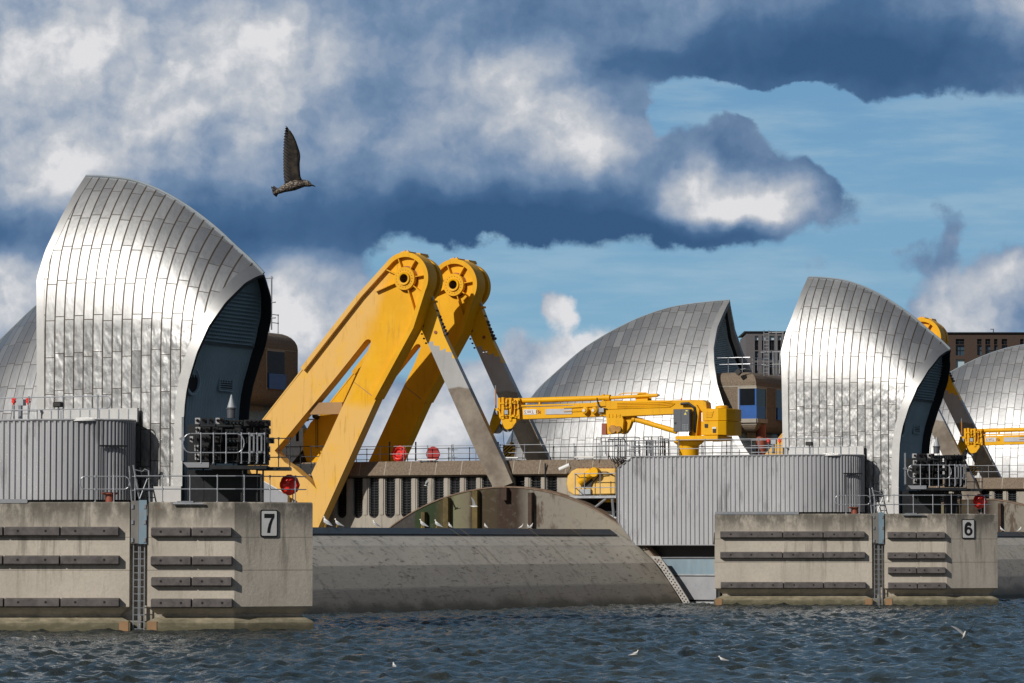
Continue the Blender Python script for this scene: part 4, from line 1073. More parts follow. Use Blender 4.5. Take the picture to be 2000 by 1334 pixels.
    m = MB(); pbox(m, F6, 1065, 798.5, 1117, 809, CT+.06, CT+.09); m.build('grey_plate', simple('pale_grey_panel', (.46, .48, .54), .4) if 'pale_grey_panel' not in MATS else MATS['pale_grey_panel'], root)
    tx = text_mesh('S.W.L 15t', .235); a = q(1023.5, 807.8, CT+.06)
    tm = MB(); 
    for v in tx[0]: tm.v.append((a[0]+v[0], CT+.064, a[2]+v[1]))
    tm.f = [tuple(f) for f in tx[1]]; tm.mi = [0]*len(tm.f); tm.build('lettering', brownred, sw, recalc=False)
    for x in (1141, 1159):
        m = MB(); m.lathe(q(x, 801.5, CT-.28), [(0, 0), (.10, 0), (.13, .04), (.20, .06), (.22, .14), (.24, .16), (.24, .24), (.16, .26), (.16, .40)], 'y', 20); lo_ = m.build('lamp', yel, root, smooth=True)
        m = MB(); m.lathe(q(x-1.2, 801.5, CT-.285), [(0, 0), (.09, 0)], 'y', 14); m.build('lamp_glass', white, lo_)
    m = MB(); pbox(m, F6, 1170, 797, 1179, 805, CT-.15, CT+.1); m.tube([q(1165, 790, CT-.05), q(1169, 792, CT-.08), q(1169, 806, CT-.1), q(1176, 811, CT-.05)], .03, 6); m.build('junction_box', galv, root)
    # luffing bracket and ram
    m = MB(); pr(m, [(1184, 814), (1214, 811), (1218, 820), (1216, 846), (1186, 848)], CT+.0, CT+.5); pr(m, [(1216, 813), (1238, 812), (1234, 822), (1229, 836), (1222, 846), (1214, 848), (1213, 820)], CT+.35, CT+.75)
    for x in (1188, 1195, 1202, 1209): pbox(m, F6, x, 808, x+2, 816, CT-.04, CT)
    m.build('luff_bracket', yel, root, bevel=.02)
    m = MB(); pbox(m, F6, 1175, 827, 1184, 849, CT+.1, CT+.5); m.build('brown_plate', brownred, root)
    m = MB(); m.cyl(q(1196, 838, CT-.12), .26, .12, 'y', 16); m.cyl(q(1207, 838, CT-.16), .20, .16, 'y', 16); m.build('winch_cover', simple('ochre_dirty', (.40, .20, .04), .6, 0, .3, 3) if 'ochre_dirty' not in MATS else MATS['ochre_dirty'], root)
    m = MB(); m.tube([q(1238, 818, CT+.4), q(1322, 843, CT+.4)], .17, 16); m.tube([q(1236, 817.5, CT+.4), q(1241, 819, CT+.4)], .22, 16); m.tube([q(1222, 814, CT+.4), q(1238, 818, CT+.4)], .10, 12); m.build('luffing_ram', yel, root, smooth=True)
    m = MB(); m.tube([q(1018, 825, CT+.3), q(1060, 826, CT+.3), q(1100, 825, CT+.3), q(1184, 822, CT+.3)], .018, 5); m.build('stay_rope', black, root)
    # slewing column, housing, turntable, pedestal
    m = MB(); pr(m, [(1346, 790), (1360, 786), (1368, 796), (1368, 852), (1346, 852)], CT+.1, CT+.3); pr(m, [(1352, 792), (1360, 790), (1366, 800), (1360, 852), (1352, 852)], CT-.2, CT+.1); m.build('column', yel, root, bevel=.02)
    m = MB(); m.tube([q(1330, 789, CT-.2), q(1345, 788, CT-.25), q(1356, 796, CT-.25), q(1359, 812, CT-.25), q(1357, 845, CT-.2)], .09, 8); m.build('hose_loop', black, root); m = MB(); m.tube([q(1345, 800, CT-.2), q(1350, 830, CT-.2), q(1346, 850, CT-.2)], .05, 6); m.build('hose_loop', black, root); m = MB(); m.tube([q(1166, 777, CT-.05), q(1168, 789, CT-.1), q(1175, 797, CT-.1), q(1186, 799, CT-.05)], .04, 6); m.build('hose_loop', black, root)
    m = MB(); pbox(m, F6, 1315, 799, 1346.5, 843, CT-.75, CT-.25); cb_ = m.build('control_cabinet', simple('cabinet_grey', (.085, .095, .115), .45, 0, .08) if 'cabinet_grey' not in MATS else MATS['cabinet_grey'], root, bevel=.02)
    m = MB(); pbox(m, F6, 1329.8, 799.5, 1330.4, 842.5, CT-.756, CT-.752); pbox(m, F6, 1317, 825, 1320.5, 828, CT-.78, CT-.752); m.build('door_line', black, cb_)
    m = MB(); pr(m, [(1336, 810), (1341, 810), (1338.5, 805)], CT-.76, CT-.752); pbox(m, F6, 1339, 801, 1343, 803.5, CT-.76, CT-.752); m.build('warning_triangle', simple('label_yellow', (.75, .65, .15), .5) if 'label_yellow' not in MATS else MATS['label_yellow'], cb_)
    m = MB()
    for a_ in range(4):
        for b_ in range(3): c = q(1334+a_*3, 830+b_*4, CT-.76); m.cyl((c[0], CT-.77, c[2]), .03, .02, 'y', 8)
    m.build('buttons', frost, cb_)
    def house(y0, y1, inset_):
        sC = F6.S(1369, CT-.4, 820)+inset_; s1 = F6.S(1402, CT-.4, 820); za, zb = F6.Z(y1, 1380, CT-.4), F6.Z(y0, 1380, CT-.4)
        m_ = MB(); m_.slab([(sC, CT-.4+inset_), (s1, CT-.4+inset_), (s1+.45, CT-.1+inset_*.5), (s1+.7, CT+.8), (s1+.7, CT+1.9), (sC, CT+1.9)], za, zb); return m_
    house(798, 822, .06).build('housing_top', yel, root, bevel=.03); hs = house(822.5, 850, 0).build('housing', yel, root, bevel=.03)
    m = MB(); pr(m, [(1376, 803), (1393, 803), (1390, 815), (1379, 815)], CT-.38, CT-.335)
    for y in (805, 808, 811): pbox(m, F6, 1379, y, 1390, y+1, CT-.40, CT-.38)
    m.build('vent_panel', yel, hs)
    m = MB(); pbox(m, F6, 1376, 828, 1382, 835, CT-.45, CT-.405); pbox(m, F6, 1392, 838, 1398, 845, CT-.44, CT-.405); m.build('dark_label', black, hs)
    m = MB(); pbox(m, F6, 1391, 834, 1398.5, 837.5, CT-.43, CT-.405); m.build('white_label', white, hs)
    m = MB(); m.lathe(q(1410, 797, CT+.7), [(.42, -.02), (.40, .10), (.25, .17), (0, .19)], 'z', 24); m.build('vent_cap', yel, root, smooth=True)
    m = MB(); pbox(m, F6, 1319, 851, 1402, 860, CT-.5, CT+2.0); m.build('turntable', yel, root, bevel=.03)
    c = q(1345, 862, CT+.7)
    m = MB(); m.lathe(c, [(.95, .0), (.95, -.06), (.66, -.28), (.62, -1.2), (.86, -1.35), (.86, -1.5)], 'z', 32); pd = m.build('pedestal', yel, root, smooth=True)
    m = MB()
    for k in range(10):
        a = 2*math.pi*k/10; m.box(c[0]+.70*math.cos(a)-.03, c[0]+.70*math.cos(a)+.03, c[1]+.70*math.sin(a)-.03, c[1]+.70*math.sin(a)+.03, c[2]-1.35, c[2]-.95)
    m.build('gussets', yel, pd)
    m = MB(); m.cyl(q(1331, 781, CT+.3), .05, .10, 'z', 8); m.build('beacon', simple('orange_beacon', (.6, .13, .02), .4) if 'orange_beacon' not in MATS else MATS['orange_beacon'], root)
    return root
def text_mesh(s, size):
    cu = bpy.data.curves.new('t', 'FONT'); cu.body = s; cu.size = size*1.25; cu.offset = .004
    o = bpy.data.objects.new('t', cu); COL.objects.link(o); dg = bpy.context.evaluated_depsgraph_get(); dg.update()
    me = bpy.data.meshes.new_from_object(o.evaluated_get(dg)); bpy.data.objects.remove(o)
    v = [tuple(x.co) for x in me.vertices]; f = [tuple(reversed(p.vertices)) for p in me.polygons]; bpy.data.meshes.remove(me); return v, f
def stripes():
    m_, q, b = new_mat('hazard_stripes'); tc = q.add('ShaderNodeTexCoord').outputs['Object']; ox, oy, oz = q.sep(tc)
    f = q.m('FRACT', q.mul(q.sub(q.mul(oz, 1.0), q.mul(ox, .8)), 4.6))
    q.L.new(q.mix(q.ss(f, .48, .52), (.02, .016, .012), (.66, .36, .01)), b.inputs['Base Color']); b.inputs['Roughness'].default_value = .5; return m_
striped = stripes()
crane6 = make_crane()
crane5 = copy_tree(crane6, OFF, 'yellow crane boom entering at the far right edge of the photo')
# ================================================================ cabins
KT = 2.2
def make_cabin():
    F = F5
    root = thing('control_cabin', 'brown concrete cabin with bright blue window panel between the two right hand metal hoods', 'control cabin', (F.S(1475, KT), KT+3, F.Z(845, 1475, KT)), F)
    s1 = F.S(1477, KT, 780); s0 = F.S(1405, KT, 780); z0_, z1_ = F.Z(843, 1450, KT), F.Z(726, 1450, KT); D = 9.0; W_ = s1-s0+2.0
    # a rounded box: profile in z with curved top and bottom edges
    h = z1_-z0_; r_ = 1.1; r2 = .75
    ring = []
    for k in range(9): a = R(90*k/8); ring.append((r2*(1-math.sin(a)), z0_+r2*(1-math.cos(a)) if False else z0_+r2-r2*math.cos(a)))
    prof = [(1.5, z0_), (r2, z0_)] + [(r2-r2*math.sin(R(a)), z0_+r2-r2*math.cos(R(a))) for a in (15, 30, 45, 60, 75, 90)] + [(0, z1_-r_)] + [(r_-r_*math.cos(R(a)), z1_-r_+r_*math.sin(R(a))) for a in (15, 30, 45, 60, 75, 90)] + [(1.6, z1_)]
    plan = [(s1-W_, KT), (s1, KT), (s1, KT+D), (s1-W_, KT+D)]
    m = MB(); rings = []
    for d, z in prof: pp = inset(plan, d); rings.append(m.addv([(x, y, z) for x, y in pp]))
    for a in range(len(rings)-1):
        for k in range(4): m.face([rings[a]+k, rings[a]+(k+1) % 4, rings[a+1]+(k+1) % 4, rings[a+1]+k])
    m.face([rings[-1]+k for k in range(4)]); m.face([rings[0]+k for k in reversed(range(4))])
    m.build('shell', agg, root)
    zw0, zw1 = F.Z(815, 1460, KT), F.Z(760, 1460, KT)
    # corner window: frame, dark glass and blue panel on both faces, leaning out at the bottom
    a0 = F.S(1444, KT, 790); wd = 1.0*(s1-a0)
    wroot = None
    m = MB(); t_ = .10
    m.box(a0-.12, a0, KT-.06, KT+.02, zw0-.35, zw1+.15); m.box(a0-.12, s1+.04, KT-.06, KT+.02, zw1+.05, zw1+.20)
    m.box(s1-.02, s1+.06, KT+2.2, KT+2.34, zw0-.35, zw1+.15); m.box(s1-.02, s1+.06, KT-.04, KT+2.34, zw1+.05, zw1+.20); m.box(a0-.12, s1+.05, KT-.16, KT+.02, zw0-.45, zw0-.12); m.box(s1-.02, s1+.14, KT-.02, KT+2.34, zw0-.45, zw0-.12)
    fr = m.build('window_surround', aggl, root)
    zm = zw0+(zw1-zw0)*.40
    m = MB(); i = m.addv([(a0, KT-.02, zm), (s1, KT-.02, zm), (s1, KT-.02, zw1+.05), (a0, KT-.02, zw1+.05), (s1+.02, KT, zm), (s1+.02, KT+2.2, zm), (s1+.02, KT+2.2, zw1+.05), (s1+.02, KT, zw1+.05)]); m.face([i, i+1, i+2, i+3]); m.face([i+4, i+5, i+6, i+7]); m.build('glass', glass, root, recalc=False)
    m = MB(); m.box(a0, s1+.03, KT-.04, KT-.025, zw0-.12, zm); m.box(s1+.032, s1+.05, KT-.03, KT+2.0, zw0-.12, zm); m.box(s1-.10, s1+.03, KT-.05, KT+.06, zm, zw1+.05); m.box(a0, a0+.08, KT-.05, KT-.021, zm, zw1+.05); m.box(a0, s1, KT-.05, KT-.021, zm, zm+.06); m.build('blue_panel', bluep, root)
    m = MB(); m.box(s1-.02, s1+.05, KT+4.6, KT+7.0, zw0, zw1+.1); m.build('side_window', glass, root)
    m = MB(); m.box(s1+.05, s1+.14, KT+4.7, KT+7.1, zw0-.1, zm); m.build('side_panel', bluep, root)
    m = MB(); m.box(s1-.01, s1+.03, KT+4.5, KT+4.6, zw0-.2, zw1+.2); m.box(s1-.01, s1+.03, KT+4.5, KT+7.1, zw1+.1, zw1+.2); m.build('side_surround', aggl, root)
    # joint lines
    m = MB(); m.box(s1-W_+.2, s1+.012, KT-.012, KT-.002, zw1+.22, zw1+.30); m.box(s1+.002, s1+.012, KT, KT+D-.2, zw1+.22, zw1+.27); m.box(s1-W_+.2, s1+.012, KT-.012, KT-.002, zw0-.62, zw0-.56); m.build('joint', aggl, root)
    # column and rusty panel below
    m = MB(); c = (s1+.0, KT+2.6, z0_-4.2); m.cyl((s1-.2, KT+1.6, z0_-4.0), .42, 4.6, 'z', 20); m.build('column', brownred, root, smooth=True)
    m = MB(); m.box(s1+1.2, s1+2.9, KT+3.2, KT+3.6, z0_-2.6, z0_-.1); m.box(s1+1.4, s1+1.5, KT+3.15, KT+3.2, z0_-2.2, z0_-.4); m.build('rusty_panel', pinkrust, root)
    m = MB(); m.box(s1-W_+1, s1-1.6, KT+2, KT+7, -1, z0_+.05); m.build('core', aggl, root)
    # roof floodlight
    # roof rail
    rl = thing('roof_railing', 'grey railing with caged ladder on top of the brown cabin between the right hoods', 'railing', (s1-1, KT+1, z1_), F)
    pts = [(s1-W_+1.2, KT+.9), (s1-.9, KT+.9), (s1-.9, KT+D-1.2)]
    railing_mesh(pts, z1_, 1.25, 1.3, .03, (.55, 1.0)).build('rail', rail_g, rl)
    m = MB(); la = s1-.2; lt = KT+2.4
    for dx in (0, .45): m.tube([(la+dx, lt, z1_-.3), (la+dx, lt, z1_+3.6)], .045, 6)
    z = z1_
    while z < z1_+3.5: m.tube([(la, lt, z), (la+.45, lt, z)], .03, 5); z += .3
    for dx in (1.0, 1.6): m.tube([(la+dx, lt+.3, z1_-.1), (la+dx, lt+.3, z1_+3.5)], .05, 6)
    for z in (z1_+.7, z1_+1.75, z1_+3.4): m.tube([(la-.4 if z < z1_+3 else la+.4, lt+.3, z), (la+1.9 if z < z1_+3 else la+1.7, lt+.3, z)], .05, 6)
    for dx in (.7, 1.3): m.tube([(la+dx, lt+.3, z1_-.1), (la+dx, lt+.3, z1_+1.8)], .035, 5)
    m.build('ladder', galv, rl)
    fl = thing('floodlight', 'small black floodlight above the bright blue cabin window', 'floodlight', (F.S(1443, KT, 724), KT, z1_), F)
    m = MB(); c = P3(F, 1442, 726, KT-.4); m.prism([(c[0]-.28, c[2]), (c[0]+.10, c[2]+.30), (c[0]+.30, c[2]-.05), (c[0]+.02, c[2]-.32)], KT-.6, KT-.2); m.build('lamp_head', black, fl)
    m = MB(); m.tube([(c[0], KT-.3, c[2]+.15), (c[0]+.5, KT-.1, c[2]+.25), (c[0]+.65, KT+.6, c[2]+.2)], .05, 6); m.build('bracket', galv, fl)
    return root, rl, fl
def railing_mesh(pts, z0_, h, sp_, r=.028, rails=(.5, 1.0), round0=False, round1=False):
    m = MB(); P_ = [Vector((p[0], p[1], 0)) for p in pts]
    L = [0]
    for a, b in zip(P_, P_[1:]): L.append(L[-1]+(b-a).length)
    def at(d):
        for k in range(len(L)-1):
            if d <= L[k+1]+1e-6: return P_[k].lerp(P_[k+1], (d-L[k])/max(1e-6, L[k+1]-L[k]))
        return P_[-1]
    n = max(1, round(L[-1]/sp_)); o0 = .45 if round0 else 0; o1 = .45 if round1 else 0
    for k in range(n+1):
        p = at(o0+(L[-1]-o0-o1)*k/n); m.tube([(p.x, p.y, z0_), (p.x, p.y, z0_+h)], r, 6)
        m.cyl((p.x, p.y, z0_), r*2.2, .03, 'z', 8)
        for f in rails: m.cyl((p.x, p.y, z0_+h*f-.05), r*1.6, .1, 'z', 8)
    for f in rails: m.tube([tuple(p+Vector((0, 0, z0_+h*f))) for p in P_], r, 6)
    for flag, i, j in ((round0, 0, 1), (round1, -1, -2)):
        if flag:
            d = (P_[i]-P_[j]).normalized(); za, zb = z0_+h*rails[0], z0_+h*rails[-1]; rr = (zb-za)/2
            m.tube([tuple(P_[i]+d*rr*.8*math.cos(R(a))+Vector((0, 0, (za+zb)/2+rr*math.sin(R(a))))) for a in range(-90, 91, 22)], r, 6)
    return m
cab5, crail5, cfl5 = make_cabin()
cab6 = copy_tree(cab5, -OFF+Vector((-.9, 0, 0)), 'brown concrete cabin on a red column between the biggest metal hood and the yellow arm')
crail6 = copy_tree(crail5, -OFF+Vector((-.9, 0, 0)), 'grey steel railing with a ladder on top of the brown cabin behind the biggest hood')
# ================================================================ railings
def add_rail(F, pts, z0_, h, sp_, label, base=None, group=None, r=.027, mat=None, rails=(.5, 1.0), round0=False, round1=False):
    root = thing('railing', label, 'railing', (pts[0][0], pts[0][1], z0_), F, group)
    railing_mesh(pts, z0_, h, sp_, r, rails, round0, round1).build('rail', mat or rail_g, root); return root
S7 = lambda x, y=960, t=.3: G7.at(x, y, t)[0]
nd = Vector((tipd[1], -tipd[0])); ins = -nd*.30
tipi = (tip[0]-.30, tip[1]+.22)
ra7 = add_rail(G7, [(S7(166), .3), (S7(243), .3)], DECK, 1.10, 1.15, 'short grey hoop-ended railing in front of the tank on the bigger left pier', round0=True, round1=True)
ra6 = copy_tree(ra7, OFF, 'short grey hoop-ended railing in front of the tank on the smaller right pier')
rb7 = add_rail(G7, [(S7(264), .3), (sj, .3), tipi, (tip[0]-.9, 2.0)], DECK, 1.12, 1.22, 'grey railing along the edge above the sign reading seven')
rb6 = copy_tree(rb7, OFF, 'grey railing along the edge above the sign reading six')
rt6 = add_rail(F6, [(F6.S(1200, 1.1, 880), 3.0), (F6.S(1240, 1.1, 880), 1.1), (F6.S(1655, 1.1, 870), 1.1)], TT-.05, 1.10, 1.75, 'grey railing along the roof of the corrugated enclosure below the crane', round1=True)
rt7 = copy_tree(rt6, -OFF, 'grey railing along the roof of the corrugated enclosure at the left edge')
rt6b = add_rail(F6, [(F6.S(1270, 6, 880), 6.5), (F6.S(1560, 6, 880), 6.5)], TT-.05, 1.2, 1.6, 'back railing of the crane roof seen between crane pedestal and brown cabin', rails=(.35, .7, 1.0))
rf6 = add_rail(F6, [(F6.S(560, 3.4, 880), 3.4), (F6.S(1170, 3.4, 880), 3.4)], zr0, 1.0, 1.72, 'long grey railing on the roof edge of the slot-windowed building', r=.025)
rf6b = add_rail(F6, [(F6.S(560, 8.9, 880), 8.9), (F6.S(1250, 8.9, 880), 8.9)], zr0, 1.0, 1.5, 'darker rear railing on the roof of the slot-windowed building', r=.025, mat=rail_d, rails=(.3, .65, 1.0))
rf5 = copy_tree(rf6, OFF, 'grey railing on the concrete roof right of the red lifebuoy at the right edge')
# safety ladder between pier blocks, leaning stair with raking braces
def stair(F, lab):
    root = thing('access_ladder', lab, 'ladder', (S7(262), .5, DECK), F)
    m = MB(); a, b = S7(257), S7(292)
    m.tube([(a, .4, DECK), (a-.12, .4, DECK+1.55)], .035, 6); m.tube([(a+.35, .5, DECK), (a+.05, .5, DECK+1.6)], .045, 6)
    m.tube([(b, .4, DECK), (b-.05, .4, DECK+1.35), (b-.25, .4, DECK+1.42)], .035, 6); m.tube([(a+.35, .35, DECK+.15), (b-.1, .35, DECK+1.0)], .03, 6)
    for z in (.5, 1.1): m.tube([(a, .4, DECK+z), (b, .4, DECK+z)], .026, 6)
    m.tube([(a+.1, .4, DECK+1.4), (a+.45, .4, DECK+1.32), (b-.2, .4, DECK+1.42)], .02, 5)
    m.build('hand_rail', galv, root)
    m = MB()
    for dx in (.35, .7): m.tube([(a+dx+.3, .9, DECK), (a+dx-.05, .9, DECK+1.5)], .035, 6)
    for k in range(5): m.tube([(a+.62-k*.07, .9, DECK+.2+k*.28), (a+.97-k*.07, .9, DECK+.2+k*.28)], .025, 5)
    m.build('steps', dsteel, root); return root
st7 = stair(G7, 'leaning steel access ladder above the ladder groove of the bigger left pier')
st6 = copy_tree(st7, OFF, 'leaning steel access ladder above the ladder groove of the smaller right pier')
def bollard(F, lab):
    root = thing('bollard', lab, 'bollard', (S7(212), .8, DECK), F); m = MB()
    m.lathe((S7(212), .8, DECK), [(.20, 0), (.20, .30), (.36, .36), (.36, .42), (0, .43)], 'z', 18); m.build('post', brownred, root, smooth=True); return root
bo7 = bollard(G7, 'small rusty mooring bollard behind the short railing on the bigger left pier')
bo6 = copy_tree(bo7, OFF, 'small rusty mooring bollard behind the short railing on the smaller right pier')
# plinth strip of the near hood on the tank roof
def plinth(F, lab):
    a = F.S(74, 3.2, 800); b = F.S(272, 1.22, 800) if F is F7 else 0
    root = thing('hood_plinth', lab, 'plinth', (a, 3.15, TT), F)
    m = MB(); m.box(a+.05, F7.S(268, 3.1, 800), 3.10, 3.235, TT-.04, F7.Z(799, 150, 3.1)); m.build('kerb', trim, root)
    m = MB(); s_ = a+.25
    while s_ < F7.S(266, 3.1, 800): m.box(s_, s_+.05, 3.085, 3.098, TT, F7.Z(801, 150, 3.1)); s_ += .5
    m.build('kerb_seam', rimm, root)
    m = MB(); m.box(F7.S(277, 3.15, 960), F7.S(354, 3.15, 960), 3.12, 3.235, DECK, DECK+.72); m.build('foot', trim, root)
    return root
pl7 = plinth(F7, 'pale metal skirt along the foot of the biggest hood')
pl6 = copy_tree(pl7, OFF, 'pale metal skirt along the foot of the hood above the sign reading six')
# ================================================================ signal lamps beside the hood mouth
def lampm():
    m_, q, b = new_mat('signal_lens'); b.inputs['Base Color'].default_value = (.30, .42, .50, 1); b.inputs['Roughness'].default_value = .12; return m_
lens = lampm()
darklens = simple('unlit_lens', (.06, .02, .02), .2)
greycase = simple('lamp_case_grey', (.40, .40, .41), .5)
def make_signals(F, lab):
    T0 = 1.2
    q = lambda x, y, t=T0: P3(F, x, y, t)
    root = thing('signal_lamp_rack', lab, 'signal lamps', (F.S(440, T0), T0, DECK), F)
    m = MB(); pbox(m, F, 362, 905, 408, 914, .4, 2.6); pbox(m, F, 408, 909, 520, 916, .4, 2.6); pbox(m, F, 500, 912, 565, 918, .9, 2.6)
    m.build('platform', dsteel, root)
    m = MB(); pprism(m, F, [(357, 903), (408, 903), (408, 913), (366, 913)], .36, .40); m.build('toe_plate', greysteel, root)
    m = MB()
    for x in (388, 420, 455, 497, 508): pbox(m, F, x, 818, x+2.5, 912, T0+.5, T0+.6)
    for x in (395, 470, 500, 512): pbox(m, F, x, 915, x+3, 981, T0+.4, T0+.6)
    for y in (833, 858, 880, 900): pbox(m, F, 385, y, 525, y+2, T0+.42, T0+.5)
    m.build('frame', dsteel, root)
    m = MB(); pbox(m, F, 366, 829, 470, 905, T0+1.0, T0+1.4); pbox(m, F, 476, 820, 524, 908, T0+.8, T0+1.4); m.build('shade_panel', dark_in, root)  # dark sheets added to stand for the shade inside the hood mouth
    m = MB(); pbox(m, F, 478, 925, 508, 981, T0+.9, T0+2.2); pbox(m, F, 365, 918, 470, 981, T0+1.6, T0+3.0); m.build('equipment_cabinet', dsteel, root)
    m = MB(); pbox(m, F, 354.5, 814, 358.5, 900, 1.0, 1.15); pprism(m, F, [(349, 857), (355, 853), (360, 853), (360, 861), (355, 861)], .9, 1.0); m.build('side_post', galv, root)
    random.seed(11)
    def lamp(x, y, w_, h_, case, ln, t=T0, dp=.42):
        a = q(x-w_/2, y+h_/2, t); b = q(x+w_/2, y-h_/2, t)
        mb = MB(); mb.box(a[0], b[0], t, t+dp, a[2], b[2])
        cx, cz = (a[0]+b[0])/2, (a[2]+b[2])/2; rr = min(b[0]-a[0], b[2]-a[2])*.36
        mb.cur = 0
        # hood over the lens
        n = 10; ring0 = [(cx+rr*math.cos(R(18*k)), cz+rr*math.sin(R(18*k))) for k in range(11)]
        i = mb.addv([(p[0], t-.005, p[1]) for p in ring0] + [(p[0], t-.20, p[1]) for p in ring0])
        for k in range(10): mb.face([i+k, i+k+1, i+11+k+1, i+11+k])
        i = mb.addv([(cx+rr*.8*math.cos(R(30*k)), t-.01, cz+rr*.8*math.sin(R(30*k))) for k in range(12)]); mb.cur = 1; mb.face([i+k for k in range(12)])
        mb.build('signal_lamp', [case, ln], root, recalc=False)
    # five-column block of pale lenses
    for r_, y in enumerate((825, 843, 860, 877)):
        for c_ in range(5): lamp(443+c_*7.0, y, 6.2, 9, black, lens, T0+.1)
    # grey and black lamps on the left
    for y, xs in ((822, (386, 398, 412, 426, 434)), (840, (386, 395, 405, 420)), (858, (374, 384, 396, 408, 424, 431)), (875, (384, 392, 402, 418, 426)), (892, (384, 394, 404, 420, 430))):
        for k, x in enumerate(xs): lamp(x+random.uniform(-1, 1), y, random.choice((8, 9, 10)), 12, greycase if (k == 0 or (y == 822 and k == 3)) else black, darklens, T0+random.uniform(-.2, .2))
    # heavy black lamps on the right
    for y, xs in ((826, (484, 492, 501, 510, 522)), (842, (487, 500, 512, 522)), (860, (486, 498, 510, 529)), (877, (490, 502, 521)), (893, (489, 503, 521))):
        for x in xs: lamp(x, y, 10.5, 11, black, darklens, T0+random.uniform(-.1, .4), .6)
    for x0 in (486, 501):
        m = MB()
        for (xa, ya, xb, yb) in ((x0, 848, x0+3, 902), (x0+8, 848, x0+11, 885), (x0, 848, x0+11, 852), (x0, 881, x0+11, 885)): pbox(m, F, xa, ya, xb, yb, .3, .42)
        m.build('cable_loop', galv, root)
    m = MB()
    for k in range(10):
        x = random.uniform(380, 520); m.tube([q(x, 835, .95), q(x+random.uniform(-4, 4), 870, .9), q(x+random.uniform(-5, 5), 905, .95)], .018, 5)
    m.build('cables', black, root)
    # fog horn / cone
    c = q(452, 812, T0+.8)
    m = MB(); m.lathe(c, [(.0, -.1), (.19, -.1), (.20, .28), (.24, .30), (.24, .34), (.17, .36)], 'z', 20); m.build('beacon_base', simple('beacon_grey', (.10, .105, .12), .4, .2), root, smooth=True)
    m = MB(); m.lathe((c[0], c[1], c[2]+.36), [(.19, 0), (.03, .55), (0, .57)], 'z', 20); m.build('beacon_cone', frost, root, smooth=True)
    # railing of the platform
    rr = thing('platform_railing', lab.replace('rack of dark signal lamps', 'railing of the signal lamp platform'), 'railing', (F.S(365, .4), .4, F.Z(905, 365, .4)), F)
    zp = F.Z(905, 420, .4); h_ = F.Z(847, 420, .4)-zp
    railing_mesh([(F.S(372, .4, 900), .4), (F.S(462, .4, 900), .4)], zp, h_, 1.15, .028, (.36, 1.0), True, True).build('rail', rail_g, rr)
    railing_mesh([(F.S(472, .5, 900), .4), (F.S(517, .5, 900), .4)], zp, h_, .32, .026, (.36, 1.0)).build('rail', rail_g, rr)
    railing_mesh([(F.S(522, .9, 900), .9), (F.S(566, .9, 900), .9)], F.Z(914, 540, .9), h_, .55, .026, (.36, 1.0)).build('rail', rail_d, rr)
    return root, rr
sg7, sgr7 = make_signals(G7, 'rack of dark signal lamps with pale lenses beside the mouth of the biggest hood')
sg6 = copy_tree(sg7, OFF, 'rack of dark signal lamps beside the mouth of the hood above the sign reading six')
sgr6 = copy_tree(sgr7, OFF, 'grey railing of the signal lamp platform on the smaller right pier')
# ================================================================ lifebuoys in their red housings
def lifebuoy(F, px, py, t, hpx, label, mat=None, dark=False, turn=0, dome=False):
    c = P3(F, px, py, t); rad = hpx/2/(FPX/F.w(c).y)
    root = thing('lifebuoy_housing', label, 'lifebuoy', c, F)
    root.rotation_euler = (0, 0, root.rotation_euler[2]+R(turn))
    mt = mat or red
    pts = []
    for k in range(8):
        for q in (-13, 0, 13):
            a = R(k*45+22.5+q); rr = rad*(1.0 if q else .94); pts.append((c[0]+rr*math.cos(a), c[2]+rr*math.sin(a)))
    m = MB(); m.prism(pts, t, t+.10)
    m.build('back_board', mt, root, bevel=.02)
    m = MB(); n = 24
    rows = []
    for k in range(n+1):
        a = 2*math.pi*k/n; row = []
        for j in range(11):
            b = math.pi*j/10; rr = rad*.66+rad*.19*math.cos(b); row.append((c[0]+rr*math.cos(a), t-.01-rad*.26*math.sin(b), c[2]+rr*math.sin(a)))
        rows.append(row)
    if dome:
        m = MB(); m.lathe((c[0], t, c[2]), [(rad*.92, .0), (rad*.92, -.16), (rad*.72, -.30), (rad*.5, -.34), (rad*.42, -.26), (0, -.24)], 'y', 8); m.build('cover', mt, root, bevel=.02)
    elif not dark:
        m.grid(rows); m.build('ring', mt, root, smooth=True)
        for k in range(4):
            a = R(45+90*k); m = MB(); m.box(c[0]+rad*.66*math.cos(a)-.06, c[0]+rad*.66*math.cos(a)+.06, t-rad*.28, t-.01, c[2]+rad*.66*math.sin(a)-.10, c[2]+rad*.66*math.sin(a)+.10); m.build('ring_band', dred, root, bevel=.01)
        m = MB(); m.cyl((c[0], t-.02, c[2]), rad*.2, .02, 'y', 8); m.build('centre', dred, root)
    return root
lb7 = lifebuoy(G7, 566, 947, 1.7, 41, 'red lifebuoy housing behind the railing above the sign reading seven', turn=30, dome=True)
lb6 = copy_tree(lb7, OFF, 'red lifebuoy housing behind the railing above the sign reading six')
lifebuoy(F6, 779, 886, 3.7, 33, 'bright red lifebuoy on the roof railing, left of a dark red octagonal one')
lifebuoy(F6, 845, 887, 3.8, 30, 'dark red back of an octagonal lifebuoy housing on the roof railing', dred, True)
